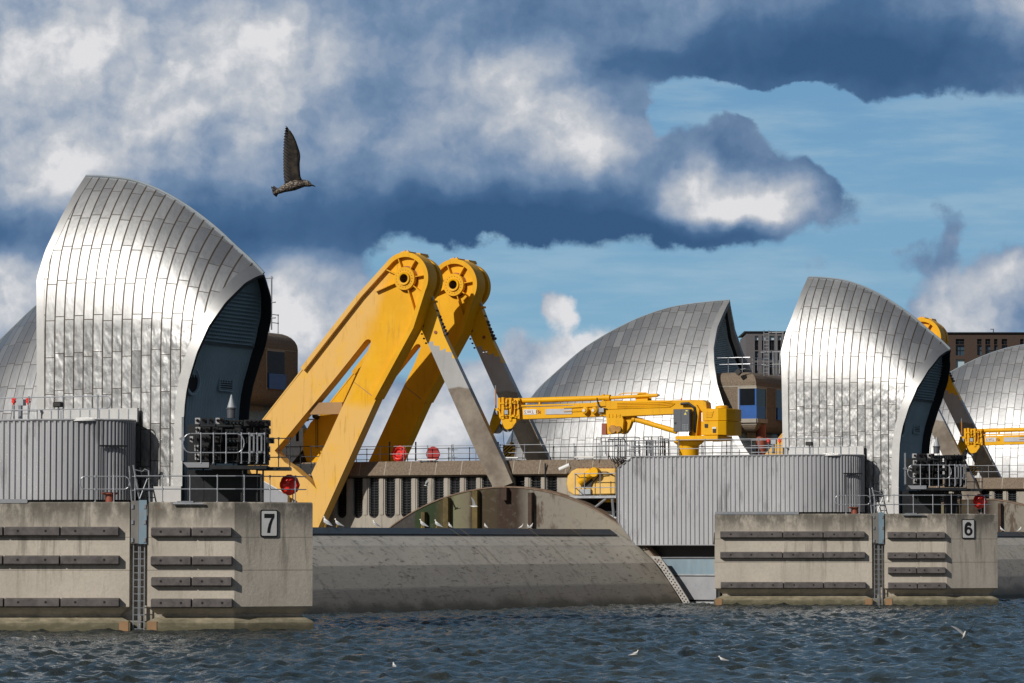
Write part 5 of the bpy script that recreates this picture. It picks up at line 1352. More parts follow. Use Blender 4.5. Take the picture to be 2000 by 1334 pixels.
# strip lights along edges
def striplight(F, x0, x1, y, t, label):
    a, b = P3(F, x0, y, t), P3(F, x1, y, t)
    root = thing('strip_light', label, 'strip light', a, F); m = MB(); m.tube([a, b], .045, 8); m.build('tube', white, root)
    m = MB(); m.box(a[0]+.1, a[0]+.2, t, t+.15, a[2]-.1, a[2]+.02); m.box(b[0]-.2, b[0]-.1, t, t+.15, a[2]-.1, a[2]+.02); m.build('clip', galv, root)
striplight(F6, 816, 851, 898, 2.7, 'white strip light on the roof edge below the dark red octagonal housing')
striplight(F6, 988, 1012, 894, 2.7, 'white strip light on the roof edge below the striped hook block')
striplight(F6, 1122, 1160, 893, 2.7, 'white strip light on the roof edge right of the black link')
def drip(F, x0, x1, y, lab):
    a, b = P3(F, x0, y, -.12), P3(F, x1, y, -.12); root = thing('strip_light', lab, 'strip light', a, F); m = MB(); m.tube([a, b], .055, 8); m.box((a[0]+b[0])/2-.5, (a[0]+b[0])/2+.2, -.05, .15, a[2]+.06, a[2]+.12); m.build('tube', galv, root); return root
d1 = drip(G7, 338, 398, 984, 'grey strip light on the concrete lip under the signal lamps of the bigger left pier'); copy_tree(d1, OFF, 'grey strip light on the concrete lip under the signal lamps of the smaller right pier')
# CCTV and small mast
root = thing('security_camera', 'white cylindrical camera on a bent arm above the yellow machine', 'camera', P3(F6, 1112, 926, 2.0), F6)
m = MB(); m.tube([P3(F6, 1093, 917, 1.9), P3(F6, 1113, 908, 1.9)], .14, 12); m.build('body', white, root)
m = MB(); m.tube([P3(F6, 1113, 908, 2.0), P3(F6, 1115, 914, 2.0), P3(F6, 1108, 925, 2.0), P3(F6, 1106, 932, 2.2)], .03, 6); m.build('arm', dsteel, root)
def mast(F, px, y0, y1, t, lab, mt=None):
    a, b = P3(F, px, y1, t), P3(F, px, y0, t); root = thing('pole', lab, 'pole', a, F); m = MB(); m.tube([a, b], .05, 6); m.build('shaft', mt or dsteel, root); return root
mast(F6, 1065, 905, 990, 2.6, 'thin dark pole in front of the wall left of the security camera')
for x, lab in ((761, 'left thin dark pole standing among the roof railings, behind the bright red lifebuoy'), (812, 'thin dark pole on the roof between the bright and the dark red lifebuoys'), (973, 'thin dark pole on the roof beside the grey link')): mast(F6, x, 863, 900, 5.0, lab)
# ================================================================ fire valves on the tank roof
def valves(F, lab):
    t = 2.4; root = thing('fire_hydrant', lab, 'hydrant', P3(F, 40, 815, t), F)
    m = MB(); pbox(m, F, 33, 780, 45, 792, t, t+.25); m.build('grey_box', frost, root)
    m = MB(); m.tube([P3(F, 40, 792, t+.1), P3(F, 40, 818, t+.1)], .10, 8); m.build('stand_pipe', galv, root)
    for x, y in ((27, 783), (55, 783)):
        m = MB(); c = P3(F, x, y, t); m.cyl((c[0], t-.08, c[2]-.03), .075, .16, 'y', 12); m.cyl((c[0]-.03, t, c[2]-.02), .035, .2, 'z', 8); m.cyl((c[0]-.11, t, c[2]+.08), .035, .22, 'x', 8); m.cyl((c[0], t, c[2]-.18), .045, .16, 'z', 8)
        m.build('red_valve', red, root)
        m = MB(); m.tube([(c[0], t+.02, c[2]-.2), (c[0], t+.02, TT-.05)], .035, 6); m.build('pipe', galv, root)
    return root
v7 = valves(F7, 'pair of red fire valves on a grey post on the left hand tank roof')
v6 = copy_tree(v7, OFF, 'pair of red fire valves on a post below the brown cabin on the right')
def flood(F, lab):
    t = 1.0; c = P3(F, 113, 790, t); root = thing('floodlight', lab, 'floodlight', (c[0], t, TT), F)
    m = MB(); m.box(c[0]-.22, c[0]+.22, t-.1, t+.15, c[2]-.12, c[2]+.12); m.build('lamp_head', black, root, bevel=.04)
    m = MB(); m.tube([(c[0], t+.05, TT), (c[0], t+.05, c[2]-.1)], .035, 6); m.build('post', galv, root); return root
f7 = flood(F7, 'black floodlight on a short post in front of the biggest hood'); copy_tree(f7, OFF, 'black floodlight on a short post in front of the hood above the sign reading six')
# roof light domes
def rooflight(F, lab):
    c = P3(F, 168, 814, 1.0); root = thing('roof_dome', lab, 'roof dome', c, F); m = MB(); m.lathe((c[0], 1.05, TT-.05), [(.75, 0), (.75, .06), (.5, .15), (0, .19)], 'z', 24); m.build('dome', white, root, smooth=True); return root
r7 = rooflight(F7, 'white domed roof light at the foot of the biggest hood'); copy_tree(r7, OFF, 'white domed roof light at the foot of the hood above the sign reading six')
# ================================================================ pipe cage on the roof between building and tank
root = thing('pipe_cage', 'tangle of grey ladder cages and handrails on the roof left of the crane pedestal', 'ladder cage', P3(F6, 1240, 890, 3.0), F6)
for (x0, y0, x1, y1, t, mt) in ((1165, 855, 1200, 887, 2.6, rail_g), (1188, 858, 1212, 884, 3.2, rail_d), (1207, 854, 1240, 889, 2.2, rail_g), (1233, 861, 1262, 886, 3.4, rail_d), (1258, 853, 1286, 889, 2.4, rail_g), (1264, 860, 1272, 886, 2.8, rail_d), (1290, 857, 1297, 886, 3.0, rail_d), (1176, 862, 1230, 878, 3.8, rail_g), (1240, 865, 1300, 880, 3.9, rail_g)):
    m = MB(); z0_, z1_ = F6.at(x0, y1, t)[1], F6.at(x0, y0, t)[1]; a, b = F6.at(x0, y0, t)[0], F6.at(x1, y0, t)[0]
    m.tube([(a, t, z0_-.4), (a, t, z1_), (b, t, z1_), (b, t, z0_-.4)], .035, 6); m.tube([(a, t, (z0_+z1_)/2), (b, t, (z0_+z1_)/2)], .03, 6); m.tube([((a+b)/2, t, z0_), ((a+b)/2, t, z1_)], .028, 6)
    m.tube([(a, t+.7, z0_-.4), (a, t+.7, z1_), (b, t+.7, z1_), (b, t+.7, z0_-.4)], .03, 6); m.tube([(a, t, z1_), (a, t+.7, z1_)], .03, 6); m.tube([(b, t, z1_), (b, t+.7, z1_)], .03, 6)
    m.build('frame', mt, root)
m = MB(); 
for k in range(7):
    x = 1222+random.uniform(-3, 3)+k; m.tube([P3(F6, x, 842+k, 2.5), P3(F6, x-4, 856, 2.5), P3(F6, x+3, 868, 2.6)], .02, 5) if k < 2 else None
m.tube([P3(F6, 1190, 890, 2.2), P3(F6, 1195, 900, 2.2), P3(F6, 1206, 905, 2.2), P3(F6, 1222, 895, 2.2)], .03, 6); m.tube([P3(F6, 1196, 895, 2.3), P3(F6, 1203, 915, 2.1), P3(F6, 1215, 900, 2.1)], .03, 6)
for k in range(6): m.tube([P3(F6, 1196+k*4, 893+random.uniform(-3, 3), 2.0), P3(F6, 1203+k*4, 906-k*2, 2.0)], .04, 6)
m.build('cables', black, root)
# ================================================================ yellow latching machine on its platform
YT = 1.9
root = thing('latching_machine', 'pale yellow rounded machine with hydraulic rams on a railed platform left of the corrugated enclosure', 'machine', P3(F6, 1160, 975, YT), F6)
m = MB(); pprism(m, F6, [(1106, 945), (1108, 930), (1116, 920), (1126, 915), (1202, 915), (1202, 965), (1120, 967), (1109, 960)], YT, YT+2.0); bd = m.build('body', simple('faded_machine_yellow', (.72, .45, .11), .5, 0, .1, 1.2), root, bevel=.06)
m = MB(); m.tube([P3(F6, 1132, 942, YT-.25), P3(F6, 1157, 922, YT-.25)], .28, 14); m.cyl(P3(F6, 1159, 922, YT-.5), .30, .4, 'y', 14); m.build('ram', yel, root, smooth=True)
m = MB(); pprism(m, F6, [(1131, 940), (1150, 932), (1158, 940), (1153, 952), (1136, 951)], YT-.12, YT-.01); m.tube([P3(F6, 1160, 930, YT-.1), P3(F6, 1172, 922, YT-.2), P3(F6, 1185, 922, YT-.2), P3(F6, 1198, 928, YT-.1)], .04, 6); m.tube([P3(F6, 1160, 940, YT-.1), P3(F6, 1174, 925, YT-.25), P3(F6, 1186, 925, YT-.2)], .04, 6); m.build('dark_hoses', black, root)
m = MB(); pbox(m, F6, 1131, 955, 1153, 966, YT-.2, YT-.02); m.build('grey_box', frost, root)
m = MB(); s_ = 0
for k in range(9): c = P3(F6, 1130+k*8, 915, YT+.1); m.cyl((c[0], YT+.2, c[2]), .04, .08, 'z', 6)
m.build('bolts', brownred, root)
root = thing('machine_platform', 'grey steel platform with railing under the pale yellow machine', 'platform', P3(F6, 1160, 975, 1.2), F6)
m = MB(); pbox(m, F6, 1108, 968, 1203, 973, .9, 3.2); m.tube([P3(F6, 1118, 974, 1.0), P3(F6, 1150, 991, 1.0), P3(F6, 1204, 1013, 1.0)], .10, 6); m.tube([P3(F6, 1160, 993, 1.0), P3(F6, 1184, 974, 1.0)], .08, 6); m.tube([P3(F6, 1196, 974, 1.0), P3(F6, 1199, 1010, 1.0)], .09, 6); m.build('deck', galv, root)
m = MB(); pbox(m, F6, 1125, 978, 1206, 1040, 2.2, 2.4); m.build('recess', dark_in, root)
m = MB(); pprism(m, F6, [(1168, 980), (1180, 974), (1200, 974), (1200, 982)], 1.5, 1.9); m.build('yellow_foot', yel, root)
zp = F6.Z(969, 1150, 1.0); h_ = F6.Z(925, 1150, 1.0)-zp
railing_mesh([(F6.S(1107, 1, 950), 2.4), (F6.S(1123, 1, 950), 1.0), (F6.S(1203, 1, 950), 1.0)], zp, h_, 1.05, .03, (.38, 1.0)).build('rail', rail_g, root)
# small rails and pipework at the left arm foot
root = thing('service_railing', 'dark railings and walkway between the two legs of the nearer yellow arm', 'railing', P3(F6, 585, 910, 2.6), F6)
railing_mesh([(F6.S(545, 2.6, 900), 2.6), (F6.S(650, 2.6, 900), 2.6)], F6.Z(912, 590, 2.6), 1.35, .8, .03, (.5, 1.0)).build('rail', rail_d, root)
m = MB(); pbox(m, F6, 530, 906, 640, 925, 2.6, 5.0); m.build('deck', dark_in, root)
m = MB(); pbox(m, F6, 540, 862, 600, 906, 4.8, 6.8); pbox(m, F6, 556, 846, 578, 862, 5.0, 6.2); pbox(m, F6, 584, 836, 592, 862, 5.2, 5.6); m.tube([P3(F6, 560, 850, 5), P3(F6, 575, 825, 5), P3(F6, 602, 819, 5)], .12, 8); m.tube([P3(F6, 600, 819, 5), P3(F6, 640, 819, 5)], .05, 6); m.build('dark_machinery', dsteel, root)
root = thing('yellow_counterweight', 'orange yellow plate standing between the legs of the nearer arm', 'steel plate', P3(F6, 615, 905, 2.4), F6)
m = MB(); pprism(m, F6, [(600, 905), (592, 880), (592, 852), (606, 826), (620, 812), (655, 809), (668, 790), (700, 720), (712, 712), (670, 905)], 3.3, 3.9); m.build('plate', yel, root)
m = MB()
for x in (617, 620.5): m.tube([P3(F6, x, 812, 3.2), P3(F6, x, 876, 3.2)], .02, 5)
m.build('cable', black, root)
m = MB(); c = P3(F6, 614, 809, 3.0); random.seed(5)
for k in range(7): m.cyl((c[0]+random.uniform(-.3, .3), 2.9+random.uniform(0, .2), c[2]+random.uniform(-.25, .25)), .16, .2, 'y', 8)
m.build('pulley_cluster', black, root)
# grey raking beam low on the left of the arm foot
root = thing('raking_beam', 'pale grey raking steel plate low down behind the railing above the sign reading seven', 'steel beam', P3(F6, 540, 990, .2), F6)
m = MB(); pprism(m, F6, [(490, 925), (508, 938), (562, 968), (560, 1010), (490, 1010)], .2, .5); m.build('plate', greysteel, root)
m = MB(); m.tube([P3(F6, 495, 929, .15), P3(F6, 562, 967, .15)], .04, 5); m.build('edge_strip', white, root)
# ================================================================ gulls
gw = simple('gull_white', (.78, .78, .77), .8, 0, .04, 8); gg = simple('gull_grey', (.34, .36, .39), .8, 0, .1, 8); gb = simple('gull_beak', (.55, .32, .05), .5); gbr = None
def gull_brown():
    m_, q, b = new_mat('mottled_plumage'); pos = q.add('ShaderNodeTexCoord').outputs['Object']
    v = q.add('ShaderNodeTexVoronoi'); q.put(v.inputs['Vector'], q.map(pos, scale=(.7, 1, 1))); v.inputs['Scale'].default_value = 55
    n = q.noise(pos, 9, 4).outputs['Fac']
    c = q.mix(q.ss(q.plus(v.outputs['Distance'], q.mul(q.sub(n, .5), .8)), .15, .55), (.30, .26, .22), (.055, .042, .034))
    q.L.new(c, b.inputs['Base Color']); b.inputs['Roughness'].default_value = .85; return m_
def wing_brown():
    m_, q, b = new_mat('wing_plumage'); tc = q.add('ShaderNodeTexCoord').outputs['Object']; ox, oy, oz = q.sep(tc)
    n = q.noise(q.map(tc, scale=(1, 1, 1)), 16, 4).outputs['Fac']
    st = q.m('FRACT', q.mul(q.plus(oz, q.mul(ox, .75)), 26.0))
    c = q.mix(q.ss(n, .4, .6), (.016, .013, .011), (.045, .033, .025))
    c = q.mix(q.mul(q.ss(ox, .0, -.05), q.ss(st, .35, .6, 0, .8)), c, (.075, .078, .088))
    q.L.new(c, b.inputs['Base Color']); b.inputs['Roughness'].default_value = .8; return m_
def loft(mb, secs, n=10):
    """secs: (x, z, half height, half width) along a bird facing +x"""
    rings = []
    for (x, z, a, b) in secs: rings.append(mb.addv([(x, b*math.cos(2*math.pi*j/n), z+a*math.sin(2*math.pi*j/n)) for j in range(n)]))
    for k in range(len(rings)-1):
        for j in range(n): mb.face([rings[k]+j, rings[k]+(j+1) % n, rings[k+1]+(j+1) % n, rings[k+1]+j])
    mb.face([rings[0]+j for j in range(n)]); mb.face([rings[-1]+j for j in range(n)])
def standing_gull(loc, yaw, label, sc_=1.0, group=None, legs=True, cat='gull'):
    root = bpy.data.objects.new('gull', None); COL.objects.link(root); root.location = loc; root.rotation_euler = (0, -.28 if legs else 0, yaw); root.scale = (sc_,)*3; root['_b'] = (0, 0, 0)
    tag(root, label, cat, group); dz = 0 if legs else -.14
    m = MB(); loft(m, [(-.30, .19+dz, .008, .03), (-.20, .205+dz, .03, .045), (-.08, .225+dz, .065, .07), (.03, .255+dz, .075, .075), (.10, .30+dz, .055, .055), (.125, .35+dz, .038, .036), (.14, .385+dz, .040, .038), (.175, .39+dz, .028, .026), (.195, .386+dz, .010, .010)], 12)
    m.build('body', gw, root, smooth=True)
    m = MB(); loft(m, [(.188, .386+dz, .012, .009), (.235, .378+dz, .004, .003)], 6); m.build('beak', gb, root)
    for sgn in (-1, 1):
        m = MB(); i = m.addv([(.08, .066*sgn, .28+dz), (.02, .074*sgn, .30+dz), (-.10, .062*sgn, .28+dz), (-.32, .02*sgn, .20+dz), (-.36, .015*sgn, .185+dz), (-.12, .078*sgn, .20+dz), (.02, .083*sgn, .21+dz), (.10, .066*sgn, .235+dz)] + [(.08, .04*sgn, .28+dz), (-.10, .03*sgn, .28+dz), (-.34, .0, .19+dz), (.02, .04*sgn, .22+dz)])
        m.face([i+k for k in range(8)]); m.face([i, i+1, i+2, i+9, i+8]); m.face([i+2, i+3, i+4, i+10, i+9]); m.build('wing', gg, root)
    if legs:
        for y in (-.03, .03): m = MB(); m.tube([(.0, y, .17), (.01, y, 0)], .007, 5); m.box(-.01, .05, y-.02, y+.02, 0, .008); m.build('leg', gb, root)
    return root
gz = gtop+.0
def on_gate(px):            # stands on the gate's top edge at that column
    best = None
    for k in range(400):
        p = Vector((gpl[0][0]-.35, 0, gtop)) - gl*(k/400*.86); w_ = F6.w(p)
        if best is None or abs(proj(w_)[0]-px) < best[0]: best = (abs(proj(w_)[0]-px), w_)
    return best[1]
gull_l = [(657, -.2, 1.35, 'leftmost pale gull on the gate, close beside the yellow arm foot'), (636, 2.4, 1.5, 'largest gull on the gate top right at the yellow arm foot'), (731, 3.3, 1.05, 'gull alone on the gate in front of the slot-windowed wall'),
          (824, 2.7, 1.25, 'gull on the gate in front of the green algae, left of two'), (853, 2.6, 1.2, 'gull on the gate in front of the green algae, right of two'), (878, 2.2, .85, 'small gull on the gate in front of the pale patch of the disc'),
          (947, 2.2, .8, 'small gull on the gate in front of the olive brown part of the disc'), (1021, -.4, .75, 'left gull of three close together before the dark brown stain'), (1031, 2.4, .75, 'middle gull of three close together before the dark brown stain'), (1039, .2, .85, 'right gull of three close together before the dark brown stain')]
gull_l[0] = (657, 2.9, 1.2, 'pale gull on the gate just right of the gull at the yellow arm foot')
for px, yaw, s_, lab in gull_l: standing_gull(on_gate(px), yaw, lab, s_, 'gulls standing on the gate')
for px, yaw, lab in ((1955, 2.4, 'gull on the far gate beside the smaller right pier'), (1993, .3, 'gull on the far gate at the very edge of the photo')):
    p = None
    for k in range(400):
        w_ = F5.w(Vector((gpl[0][0]-.35, 0, gtop)) - gl*(k/400*.86))
        if p is None or abs(proj(w_)[0]-px) < p[0]: p = (abs(proj(w_)[0]-px), w_)
    standing_gull(p[1], yaw, lab, 1.0, 'gulls on the far gate')
def water_pt(px, py):
    d = ray(px, py); k = -HC/d.z; return Vector((0, 0, HC))+d*k
for px, py, yaw, s_, lab in ((770, 1322, 1.9, .55, 'small white gull floating near the bottom edge, left of centre'), (1240, 1298, .3, .7, 'small gull floating on the water below the grey steel panels'), (1411, 1309, 2.8, .6, 'small gull floating on the water below the right hand pier end')):
    p = water_pt(px, py); p.z = .26; standing_gull(p, yaw, lab, s_, 'gulls floating on the water', legs=False)
def flying_gull(loc, rot, label, sc_, wing_up, bodym=None, group=None, spread=1.0):
    root = bpy.data.objects.new('flying_gull', None); COL.objects.link(root); root.location = loc; root.rotation_euler = rot; root.scale = (sc_,)*3; root['_b'] = (0, 0, 0); tag(root, label, 'gull', group)
    m = MB(); loft(m, [(-.27, .0, .004, .06), (-.18, .0, .02, .05), (-.06, -.01, .055, .055), (.06, -.005, .06, .06), (.15, .01, .045, .045), (.20, .02, .034, .034), (.235, .022, .030, .028), (.26, .018, .014, .012)], 12); m.build('body', bodym or gw, root, smooth=True)
    m = MB(); loft(m, [(.255, .018, .012, .010), (.31, .008, .003, .003)], 6); m.build('beak', gb, root)
    for sgn in (-1, 1):
        a = wing_up[0 if sgn < 0 else 1]; cz, cy = math.sin(a), math.cos(a)*sgn
        sec = [(.0, .11, -.07), (.22, .13, -.07), (.42, .06, -.09), (.62, -.10, -.15)]
        m = MB(); rows = []
        for (d, xf, xb) in sec: rows.append([(xf, cy*d+.03*sgn, cz*d+.02), ((xf+xb)/2, cy*d+.03*sgn, cz*d+.035), (xb, cy*d+.03*sgn, cz*d+.02)])
        m.grid(rows); m.build('wing', gg if bodym is None else bodym, root, recalc=False)
    return root
flying_gull(P_ := F6.w(P3(F6, 925, 989, -6)), (0, .1, -.3), 'white gull flying low across the stained gate disc, one wing raised', .95, (1.15, .15), group='small gulls in flight')
flying_gull(F6.w(P3(F6, 834, 948, -2)), (0, .1, 3.3), 'small white gull flying in front of the slot windows', .7, (.9, .5), group='small gulls in flight')
flying_gull(F6.w(P3(F6, 948, 688, 4)), (0, .1, 2.6), 'tiny white gull flying in front of the black link', .75, (-.5, .3), group='small gulls in flight')
flying_gull(water_pt(1884, 1262)+Vector((0, 0, .40)), (0, -.55, -1.50), 'white gull with raised wings just above the water at the lower right', .95, (.85, .85), group='small gulls in flight')
# the big gull, near the camera
gbm = gull_brown(); wgm = wing_brown()
BY = 43.0; bs = FPX/BY; bg_ = lambda x, y: ((x-570)/bs, (340-y)/bs)
c = Vector((0, 0, HC))+ray(570, 340)*BY
root = bpy.data.objects.new('flying_gull', None); COL.objects.link(root); root.location = c; root['_b'] = (0, 0, 0); tag(root, 'big brown speckled gull flying right across the clouds with its wing raised high', 'gull')
m = MB(); secs = []
for x, y, hh_, ww in ((534, 378, 2.5, 6), (541, 375, 5, 8), (549, 371, 7, 7), (557, 366.5, 9, 9), (567, 363.5, 10.5, 11), (577, 361.5, 10.5, 11), (587, 359.5, 8.5, 9), (595, 358, 7.0, 7), (601, 358.5, 6.3, 5.6), (606, 360.2, 4.6, 4), (609, 361.5, 1.8, 1.8)):
    a = bg_(x, y); secs.append((a[0], a[1], hh_/bs, ww/bs))
loft(m, secs, 16); m.build('body', gbm, root, smooth=True)
m = MB(); secs = [(bg_(x, y)[0], bg_(x, y)[1], h/bs, h*.8/bs) for x, y, h in ((607.5, 361.5, 1.9), (612, 362.5, 1.5), (615, 364, 1.1), (616, 365.3, .3))]; loft(m, secs, 8); m.build('beak', black, root, smooth=True)
m = MB(); a = bg_(603, 358.5); m.lathe((a[0], -4.6/bs, a[1]), [(0, -.002), (.7/bs, 0), (.7/bs, .004)], 'y', 8); m.build('eye', black, root)
def feather_wing(dy, shift, k=1.0):
    lead = [(589, 352), (585, 344), (583.5, 330), (583, 318), (584, 304), (583, 296), (579, 284), (575, 273), (570, 262), (563, 251)]
    trail = [(556, 358), (554.5, 346), (554, 333), (554, 320), (554, 308), (554.5, 296), (555, 284), (556, 272), (557.5, 260), (560, 250)]
    m = MB(); n = 40; rows = []
    for i in range(n+1):
        f = i/n*(len(lead)-1); j = min(int(f), len(lead)-2); g_ = f-j
        L_ = (lead[j][0]+(lead[j+1][0]-lead[j][0])*g_, lead[j][1]+(lead[j+1][1]-lead[j][1])*g_); T_ = (trail[j][0]+(trail[j+1][0]-trail[j][0])*g_, trail[j][1]+(trail[j+1][1]-trail[j][1])*g_)
        jag = (1.3 if i % 2 else -.5)*(.5+f*.12); T_ = (T_[0]+jag, T_[1])
        L_ = bg_(L_[0]+shift, L_[1]); T_ = bg_(T_[0]+shift, T_[1]); y = dy*(1-.0*f) + (-.02*f*k)
        rows.append([(L_[0]+(T_[0]-L_[0])*q, y + .025*math.sin(q*math.pi)*(1 if dy < 0 else -1), L_[1]+(T_[1]-L_[1])*q) for q in (0, .15, .4, .7, 1)])
    for dyy in (0,): m.grid(rows)
    o = m.build('wing', wgm, root, smooth=True, recalc=False)
    md = o.modifiers.new('s', 'SOLIDIFY'); md.thickness = .006; return o
feather_wing(-.045, 0); feather_wing(.05, 1.0, -1)
m = MB()
for k in range(7):
    a0 = bg_(546, 372); ang = R(150+k*14); tipx = (a0[0]+.09*math.cos(ang)*1.0, a0[1]+.085*math.sin(ang)); pn = Vector((-math.sin(ang), math.cos(ang)))*.016
    i = m.addv([(a0[0]+pn.x*.5, -.02+k*.006, a0[1]+pn.y*.5), (tipx[0]+pn.x, -.03+k*.012, tipx[1]+pn.y), (tipx[0]-pn.x, -.03+k*.012, tipx[1]-pn.y), (a0[0]-pn.x*.5, -.02+k*.006, a0[1]-pn.y*.5)]); m.face([i, i+1, i+2, i+3])
m.build('tail', wgm, root, recalc=False)
m = MB(); a, b = bg_(541, 371), bg_(532, 366); m.tube([(a[0], 0, a[1]), (b[0], 0, b[1])], .006, 5); i = m.addv([(b[0]+.01, 0, b[1]-.004), (b[0]-.012, 0, b[1]+.016), (b[0]-.014, 0, b[1]-.02)]); m.face([i, i+1, i+2]); m.build('foot', black, root, recalc=False)
# ================================================================ far bank, flats, pylon
m = MB(); m.box(-1500, 1500, 420, 3500, -1, .9); gr = m.build('far_bank', simple('far_ground', (.09, .095, .06), .95, 0, .3, .05), frame=FW); gr['kind'] = 'structure'
def flats(x0, x1, ytop, Y, mat, label, wins, base=0, depth=14, gl1=None, capm=None):
    F = FW
    root = thing('apartment_block', label, 'apartment block', ((x0+x1-2000)/2/FPX*Y, Y, .9), F)
    X = lambda x: (x-1000)/FPX*Y; Zf = lambda y: FW.at(1000, y, Y)[1]
    holes = wins
    # wall as strips around the openings, one column at a time
    m = MB(); xs = sorted(set([x0, x1]+[w_[0] for w_ in wins]+[w_[2] for w_ in wins]))
    for a, b in zip(xs, xs[1:]):
        cols = sorted([(w_[1], w_[3]) for w_ in wins if w_[0] <= a and w_[2] >= b]); y = ytop
        for (ya, yb) in cols:
            if ya > y: m.box(X(a), X(b), Y, Y+.5, Zf(ya), Zf(y))
            y = yb
        m.box(X(a), X(b), Y, Y+.5, .5, Zf(y))
    m.box(X(x0), X(x1), Y+.9, Y+depth, .5, Zf(ytop)-.3)
    m.build('wall', mat, root)
    m = MB(); m.box(X(x0)-.3, X(x1)+.3, Y-.3, Y+depth+.3, Zf(ytop)+.01, Zf(ytop-2)); m.build('parapet', dsteel, root)
    for w_ in wins:
        m = MB(); m.box(X(w_[0])-.02, X(w_[2])+.02, Y+.35, Y+.42, Zf(w_[3])-.02, Zf(w_[1])+.02); wn = m.build('window', w_[4], root)
        m = MB(); xm = (X(w_[0])+X(w_[2]))/2
        if w_[4] is not lglass: m.box(xm-.04, xm+.04, Y+.28, Y+.34, Zf(w_[3]), Zf(w_[1])); m.box(X(w_[0]), X(w_[2]), Y+.26, Y+.34, (Zf(w_[3])+Zf(w_[1]))/2-.05, (Zf(w_[3])+Zf(w_[1]))/2+.05); m.build('frame', dsteel, wn)
    return root
ws = []
for a, b in ((1475, 1482), (1489, 1496), (1503, 1513), (1520, 1526), (1533, 1541)):
    ws += [(a, 656, b, 664, lglass), (a, 664.5, b, 684, dglass := glass), (a, 686, b, 704, wglass), (a, 708, b, 732, glass)]
fl1 = flats(1458, 1562, 649, 520, gbrick, 'grey brick apartment block between the two right hand metal hoods', ws)
ws = []
for a, b in ((1868, 1885), (1910, 1919), (1926, 1936), (1943, 1950), (1958, 1969), (1994, 2001)):
    ws += [(a, 662, b, 673, glass), (a, 674, b, 694, wglass), (a, 702, b, 724, lglass if a == 1868 else wglass), (a, 726, b, 748, wglass)]
fl2 = flats(1830, 2060, 651, 500, brick, 'dark brown brick apartment block behind the far right metal hood', ws)
root = thing('balcony', 'dark balcony rail on the brown apartment block', 'balcony', ((1960-1000)/FPX*500, 499, 30), FW)
m = MB(); X = lambda x: (x-1000)/FPX*498.6; z_ = FW.at(1000, 684, 498)[1]
m.tube([(X(1926), 498.6, z_), (X(1994), 498.6, z_)], .06, 5)
for k in range(22): m.tube([(X(1926+k*3.2), 498.6, z_-1.2), (X(1926+k*3.2), 498.6, z_)], .03, 4)
m.box(X(1926), X(1994), 498.5, 499.9, z_-1.35, z_-1.2); m.build('rail', dsteel, root)
root = thing('aerial', 'small thin aerial on the roof of the brown apartment block', 'aerial', ((1941-1000)/FPX*505, 505, 31), FW)
m = MB(); X = lambda x: (x-1000)/FPX*505; za, zb = FW.at(1000, 650, 505)[1], FW.at(1000, 643, 505)[1]; m.tube([(X(1942), 505, za), (X(1942), 505, zb)], .06, 5); m.tube([(X(1936), 505, zb), (X(1943), 505, zb)], .05, 5); m.build('mast', dsteel, root)
root = thing('pylon', 'distant lattice pylon seen between the roof railings right of the dark red housing', 'pylon', ((884-1000)/FPX*1500, 1500, .9), FW)
m = MB(); Y = 1500; xc = (884-1000)/FPX*Y; zt_ = FW.at(1000, 868, Y)[1]
for sx in (-1, 1):
    for sy in (-1, 1): m.tube([(xc+sx*3.2, Y+sy*3.2, .9), (xc+sx*1.1, Y+sy*1.1, zt_*.72), (xc+sx*.2, Y+sy*.2, zt_)], .16, 4)
for k in range(14):
    z = 3+k*(zt_-4)/14; wd = 3.2-(3.0)*z/zt_*.95; z2 = z+(zt_-4)/14; w2 = 3.2-3.0*z2/zt_*.95
    m.tube([(xc-wd, Y-wd, z), (xc+w2, Y-w2, z2)], .10, 4); m.tube([(xc+wd, Y-wd, z), (xc-w2, Y-w2, z2)], .10, 4)
for f in (.80, .88, .95): m.tube([(xc-2.2, Y, zt_*f), (xc+2.2, Y, zt_*f)], .13, 4)
m.build('lattice', simple('pylon_grey', (.30, .33, .37), .6), root)
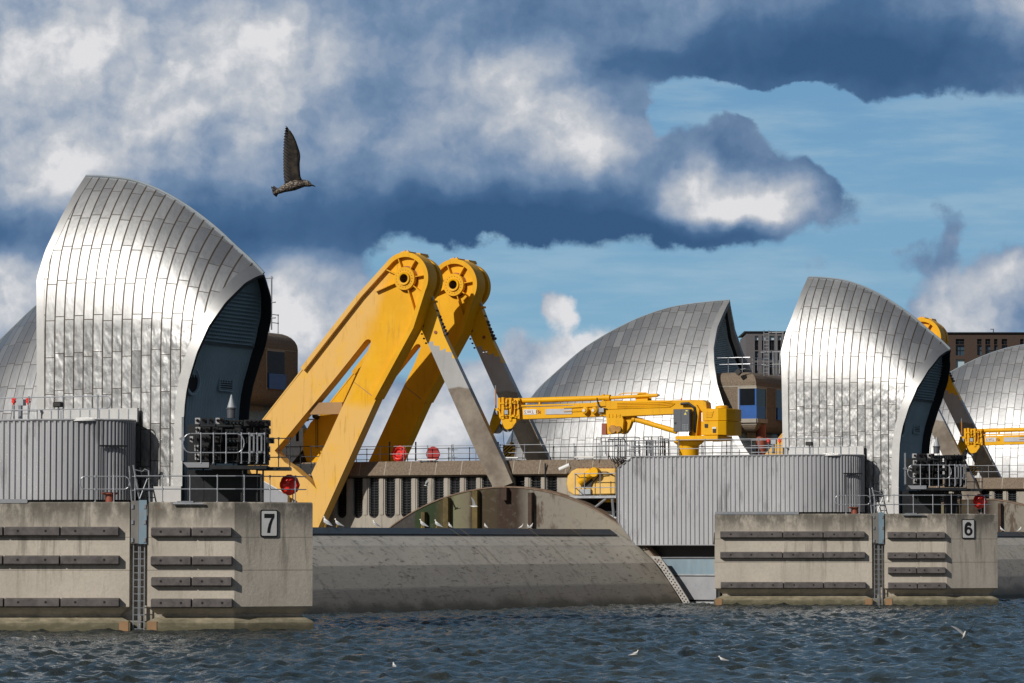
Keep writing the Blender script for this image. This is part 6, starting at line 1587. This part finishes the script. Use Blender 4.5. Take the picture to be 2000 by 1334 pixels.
# ================================================================ river
def water_mat():
    m_, q, b = new_mat('river_water'); pos = q.add('ShaderNodeNewGeometry').outputs['Position']; px_, py_, pz = q.sep(pos)
    n = q.noise(pos, .08, 4, .6).outputs['Fac']
    c = q.mix(q.ss(n, .35, .65), (.024, .032, .033), (.034, .041, .037))
    q.L.new(c, b.inputs['Base Color']); b.inputs['Roughness'].default_value = .15; b.inputs['IOR'].default_value = 1.33
    h = q.plus(q.mul(q.noise(pos, 2.6, 5, .6).outputs['Fac'], .12), q.mul(q.noise(pos, 6.0, 4, .6).outputs['Fac'], .05))
    q.L.new(q.bump(h, 1, 1.0), b.inputs['Normal']); return m_
watm = water_mat()
def sea(name, x0, x1, y0, y1, nx, ny):
    xs = np.linspace(x0, x1, nx); ys_ = np.linspace(y0, y1, ny); X, Y = np.meshgrid(xs, ys_); Z = np.zeros_like(X); rng = np.random.RandomState(4)
    DX = np.zeros_like(X); DY = np.zeros_like(X)
    for k in range(64):
        lam = .48*(1.034**k)*rng.uniform(.85, 1.15); th_ = R(-70)+rng.normal(0, .75); kk = 2*math.pi/lam; a = .0110*lam**.25; ph = rng.uniform(0, 6.28)
        cx, cy = math.cos(th_), math.sin(th_); arg = kk*(X*cx+Y*cy)+ph; amp = a*(.6+.6*np.sin(X*cy*.21+Y*cx*.17+ph*3)**2)
        Z += amp*np.sin(arg); DX += -.8*amp*cx*np.cos(arg)*-1; DY += -.8*amp*cy*np.cos(arg)*-1
    me = bpy.data.meshes.new(name); co = np.stack([X+DX, Y+DY, Z], -1).reshape(-1, 3)
    i = np.arange((ny-1)*(nx-1)); r_, c_ = i//(nx-1), i % (nx-1); v0 = r_*nx+c_; F_ = np.stack([v0, v0+1, v0+nx+1, v0+nx], -1).astype(np.int32)
    me.vertices.add(len(co)); me.vertices.foreach_set('co', co.ravel().astype(np.float32)); me.loops.add(F_.size); me.loops.foreach_set('vertex_index', F_.ravel())
    me.polygons.add(len(F_)); me.polygons.foreach_set('loop_start', np.arange(0, F_.size, 4, dtype=np.int32)); me.polygons.foreach_set('loop_total', np.full(len(F_), 4, dtype=np.int32)); me.polygons.foreach_set('use_smooth', np.ones(len(F_), dtype=bool))
    me.update(calc_edges=True); me.materials.append(watm); o = bpy.data.objects.new(name, me); COL.objects.link(o); o['kind'] = 'structure'; return o
sea('river', -34, 46, 80, 232, 560, 950)
m = MB(); m.box(-1500, 1500, -600, 2500, -2.0, -.32); rv = m.build('river_around', watm, frame=FW); rv['kind'] = 'structure'
m = MB(); m.box(-1500, 1500, -600, 2500, -9.2, -9.0); rv = m.build('river_bed', simple('mud', (.05, .04, .03), .9), frame=FW); rv['kind'] = 'structure'
for o in bpy.data.objects:
    if '_b' in o: del o['_b']
